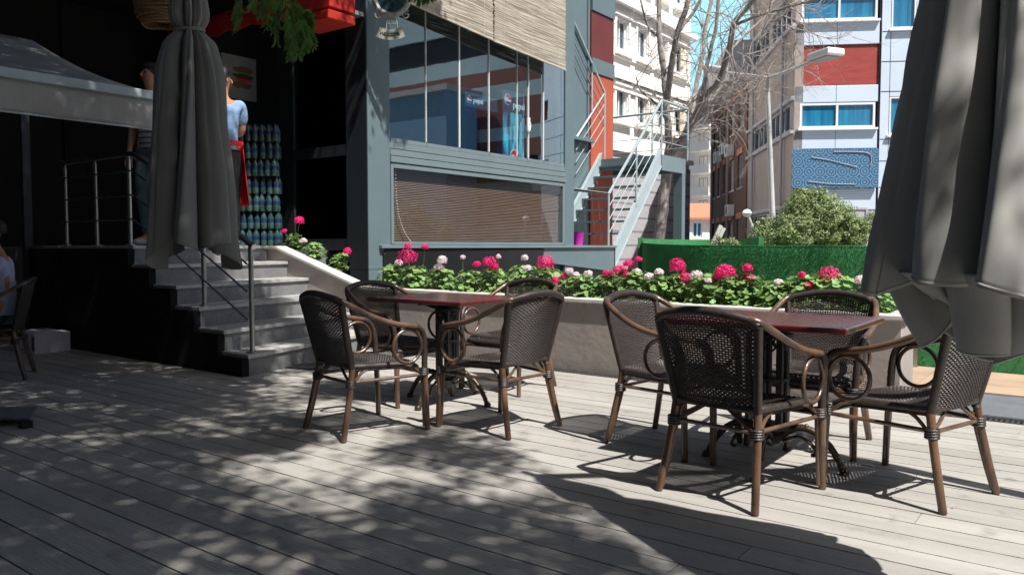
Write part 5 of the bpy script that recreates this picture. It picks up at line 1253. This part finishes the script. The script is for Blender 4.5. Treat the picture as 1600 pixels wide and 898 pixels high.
def person(label, loc, rz, h, J, look=0., top=None, bottom=None, hair=True, shoes=True, sleeves=1):
    """J: joint overrides in a 1.75 m figure facing +y"""
    P = thing('person', label, 'person', loc, rz); T = Matrix.Translation(loc) @ Matrix.Rotation(rz, 4, 'Z') @ Matrix.Scale(h/1.75, 4)
    j = dict(pel=(0,0,.95), bel=(0,.01,1.08), che=(0,0,1.27), nb=(0,-.015,1.44), nk=(0,.0,1.51), sL=(-.18,-.01,1.41), sR=(.18,-.01,1.41), eL=(-.23,-.03,1.12), eR=(.23,-.03,1.12), wL=(-.22,.10,.88), wR=(.22,.10,.88),
        hL=(-.09,0,.90), hR=(.09,0,.90), kL=(-.10,.03,.50), kR=(.10,.03,.50), aL=(-.10,-.02,.08), aR=(.10,-.02,.08), tL=(-.11,.14,.03), tR=(.11,.14,.03)); j.update(J); j = {k: V(v) for k, v in j.items()}
    hd = j['nk']; fw = V((sin(look), cos(look), 0)); 
    N = dict(pel=(j['pel'], (.14,.11)), bel=(j['bel'], (.125,.10)), che=(j['che'], (.15,.105)), nb=(j['nb'], .07), nk=(hd, .052), jaw=(hd+fw*.025+EZ*.075, (.062,.072)), hm=(hd+fw*.012+EZ*.135, (.072,.088)), ht=(hd-fw*.0+EZ*.20, (.055,.07)),
        sL=(j['sL'], .062), sR=(j['sR'], .062), eL=(j['eL'], .042), eR=(j['eR'], .042), wL=(j['wL'], .027), wR=(j['wR'], .027), hL=(j['hL'], .085), hR=(j['hR'], .085), kL=(j['kL'], .057), kR=(j['kR'], .057), aL=(j['aL'], .038), aR=(j['aR'], .038), tL=(j['tL'], .032), tR=(j['tR'], .032))
    E_ = [('pel','bel'),('bel','che'),('che','nb'),('nb','nk'),('nk','jaw'),('jaw','hm'),('hm','ht'),('che','sL'),('che','sR'),('sL','eL'),('sR','eR'),('eL','wL'),('eR','wR'),('pel','hL'),('pel','hR'),('hL','kL'),('hR','kR'),('kL','aL'),('kR','aR'),('aL','tL'),('aR','tR')]
    for s in 'LR':                                             # palm, four fingers and thumb
        w_ = j['w'+s]; d = (w_-j['e'+s]).normalized(); sd_ = d.cross(EZ); sd_ = sd_.normalized() if sd_.length > .1 else V((1,0,0)); dn = sd_.cross(d)
        if dn.z > 0: dn = -dn
        N['p'+s] = (w_+d*.065, (.036,.020)); E_.append(('w'+s, 'p'+s))
        for q, (o_, ln) in enumerate(((-.030,.070),(-.010,.080),(.010,.075),(.029,.060))):
            a = w_+d*.095+sd_*o_; b = a+d*ln*.5+dn*.008; c_ = b+d*ln*.3+dn*.028
            N['f%s%da'%(s,q)] = (a, .0095); N['f%s%db'%(s,q)] = (b, .0085); N['f%s%dc'%(s,q)] = (c_, .007); E_ += [('p'+s,'f%s%da'%(s,q)), ('f%s%da'%(s,q),'f%s%db'%(s,q)), ('f%s%db'%(s,q),'f%s%dc'%(s,q))]
        N['t%sa'%s] = (w_+d*.045-sd_*.045, .011); N['t%sb'%s] = (w_+d*.08-sd_*.062+dn*.012, .009); E_ += [('p'+s,'t%sa'%s), ('t%sa'%s,'t%sb'%s)]
    skin(N, E_, 'pel', 'body', M['skin'], P, T)
    # face
    hc = hd+EZ*.125+fw*.012; sdv = V((fw.y, -fw.x, 0)); X = lambda p: T @ V(p)
    MB().tube([X(hc+fw*.080+EZ*.02), X(hc+fw*.100-EZ*.012), X(hc+fw*.085-EZ*.03)], [.008, .014, .010], 8).build('nose', M['skin'], P, True)
    for s in (-1, 1):
        MB().lathe(X(hc+fw*.078+sdv*s*.032+EZ*.015), [(.001,-.01), (.010,-.005), (.010,.005), (.001,.01)], 8).build('eye', M['black'], P)
        MB().tube([X(hc+sdv*s*.080-fw*.01+EZ*.02), X(hc+sdv*s*.088-fw*.015), X(hc+sdv*s*.08-fw*.008-EZ*.025)], .012, 8).build('ear', M['skin'], P, True)
    MB().tube([X(hc+fw*.084+sdv*.02-EZ*.05), X(hc+fw*.088-EZ*.052), X(hc+fw*.084-sdv*.02-EZ*.05)], .005, 6).build('mouth', M['redcanvas'], P)
    if hair:
        rh = random.Random(3)
        def hf(u, v):
            a = 2*pi*u; e = pi*v*.62; d = V((sin(e)*sin(a), sin(e)*cos(a), cos(e))); back_ = -d.dot(fw)
            lim = 1 if back_ > -.25 or d.z > .42 else .80
            k = lim*(1+.05*noise.noise(d*9)); return X(hc+EZ*.030-fw*.014+V((d.x*.088, d.y*.100, d.z*.098))*k)
        MB().grid(hf, 36, 16, cu=True).build('hair', M['hair'], P, True)
    R_ = lambda k, e: (N[k][0], (N[k][1][0]+e, N[k][1][1]+e) if isinstance(N[k][1], tuple) else N[k][1]+e)
    if top:
        n2 = dict(bel=R_('bel',.022), che=R_('che',.018), nb=(j['nb']-EZ*.02, .07), sL=R_('sL',.020), sR=R_('sR',.020), pel=(j['pel']-EZ*.01, (.15,.125)))
        e2 = [('pel','bel'),('bel','che'),('che','nb'),('che','sL'),('che','sR')]
        for s in 'LR':
            n2['m'+s] = (j['s'+s].lerp(j['e'+s], .75 if sleeves == 1 else 1), .062 if sleeves == 1 else .056); e2.append(('s'+s,'m'+s))
            if sleeves == 2: n2['q'+s] = (j['e'+s].lerp(j['w'+s], .85), .042); e2.append(('m'+s,'q'+s))
        skin(n2, e2, 'bel', 'shirt', top, P, T)
    if bottom:
        n2 = dict(pel=(j['pel']+EZ*.02, (.115,.10)), hL=R_('hL',.016), hR=R_('hR',.016), kL=R_('kL',.016), kR=R_('kR',.016), aL=(j['aL']+EZ*.02,.05), aR=(j['aR']+EZ*.02,.05))
        skin(n2, [('pel','hL'),('pel','hR'),('hL','kL'),('hR','kR'),('kL','aL'),('kR','aR')], 'pel', 'trousers', bottom, P, T)
    if shoes:
        for s in 'LR': 
            a, t_ = j['a'+s], j['t'+s]; skin({'a': (V((a.x, a.y-.03, a.z-.045)), (.04,.035)), 'b': (a.lerp(t_, .5)-EZ*.015, (.045,.04)), 'c': (t_+EZ*.01+(t_-a)*.1, (.042,.03))}, [('a','b'),('b','c')], 'a', 'shoe', M['shoe'], P, T, 1)
    return P, T
p_ = onD(352, 400, 8.9); wl0 = (p_.x, p_.y, 1.11)
W1, T1_ = person('waiter in a light blue denim shirt and red apron standing behind the left parasol', wl0, YAW+R(38), 1.98, dict(eL=(-.21,.04,1.13), eR=(.205,.05,1.13), wL=(-.10,.27,1.10), wR=(.06,.26,1.10)), look=R(75), top=M['denim'], bottom=M['black'])
def apr(u, v):
    a = -pi*.5-pi*.60+pi*1.2*u; z = 1.02-.62*v; rx, ry = .185+.05*v, .155+.06*v; w = 1+.05*sin(u*22)*v
    return T1_ @ V((rx*w*cos(a+pi), ry*w*sin(a+pi), z))
MB().grid(apr, 40, 14).build('apron', M['apron'], W1, True, solid=.006)
MB().grid(lambda u, v: T1_ @ V(((.19)*cos(2*pi*u), .16*sin(2*pi*u), 1.03-.05*v)), 32, 2, cu=True).build('apron_band', M['apron'], W1, True, solid=.008)
p_ = onD(243, 400, 8.35)
person('person in striped t-shirt and teal jeans at the terrace railing behind the left parasol', (p_.x, p_.y, 1.11), YAW+R(165), 1.90, dict(eL=(-.22,-.02,1.14), eR=(.22,.0,1.14), wL=(-.20,.10,.90), wR=(.20,.08,.90)), look=R(15), top=M['stripe'], bottom=M['jeans'])
pc = CH9.location; a9 = CH9.rotation_euler.z
person('person in a pale blue shirt seated in the armchair at the far left', (pc.x, pc.y, 0), a9, 1.75, dict(pel=(0,-.08,.54), bel=(0,-.09,.67), che=(0,-.08,.85), nb=(0,-.07,1.02), nk=(0,-.04,1.09), sL=(-.18,-.07,.99), sR=(.18,-.07,.99), eL=(-.26,.0,.74), eR=(.26,.0,.74), wL=(-.22,.2,.70), wR=(.22,.2,.70),
    hL=(-.09,-.02,.53), hR=(.09,-.02,.53), kL=(-.12,.38,.52), kR=(.12,.38,.52), aL=(-.12,.42,.09), aR=(.12,.42,.09), tL=(-.13,.57,.03), tR=(.13,.57,.03)), look=R(-20), top=M['cloth_w'], bottom=M['jeans'], sleeves=2)

# ------------------------------------------------------------ building added behind the viewer (outside the frame) to cut sky fill
rbk = thing('rear_building', 'long brown building closing the yard behind the viewer', 'building', cam2w(-5, -9))
o_ = cam2w(-26, -9.5); MB().obox(o_, cam2w(1,0)*42, cam2w(0,-1)*8, EZ*12).build('wall', M['brown'], rbk)
for k in range(8):
    for z_ in (1.4, 4.6, 7.8): win(rbk, o_+cam2w(2+k*5, .0)+EZ*z_, cam2w(-1,0)*-1.6, EZ*1.5, cam2w(0,1), M['frame'], M['wglass'], mull=1, dep=.05)

# small litter on the deck
mb = MB(); rnd = random.Random(77)
for _ in range(150):
    p = cam2w(rnd.uniform(-3, 3), rnd.uniform(2.4, 7)); 
    if p.y > 5.7: continue
    a = rnd.uniform(0, 6.28); x = V((cos(a), sin(a), .1))*rnd.uniform(.004, .013); y = V((-sin(a), cos(a), .15))*rnd.uniform(.002, .006); p.z = .004
    mb.add([p-x, p+y, p+x, p-y], [(0,1,2,3)])
tag(mb.build('leaf_litter', M['straw']), 'tiny dry leaves and petals scattered over the grey deck boards', 'litter', kind='stuff')

pb_ = thing('parasol_stand', 'low grey steel parasol stand plate on small black feet at the left edge', 'parasol stand', onZ(0, 660))
a, b, c, d = onZ(46, 652, .06), onZ(58, 634, .06), onZ(-60, 634, .06), onZ(-60, 652, .06)
MB().prism([V((p.x, p.y, .045)) for p in (a, b, c, d)], (0, 0, .012)).build('plate', M['kerb'], pb_)
mb = MB(); q = onZ(40, 668); mb.box(q.x-.03, q.x+.03, q.y-.03, q.y+.03, .002, .044); mb.build('foot', M['black'], pb_)
q = onZ(-30, 668); MB().box(q.x-.03, q.x+.03, q.y-.03, q.y+.03, .002, .044).build('foot', M['black'], pb_)
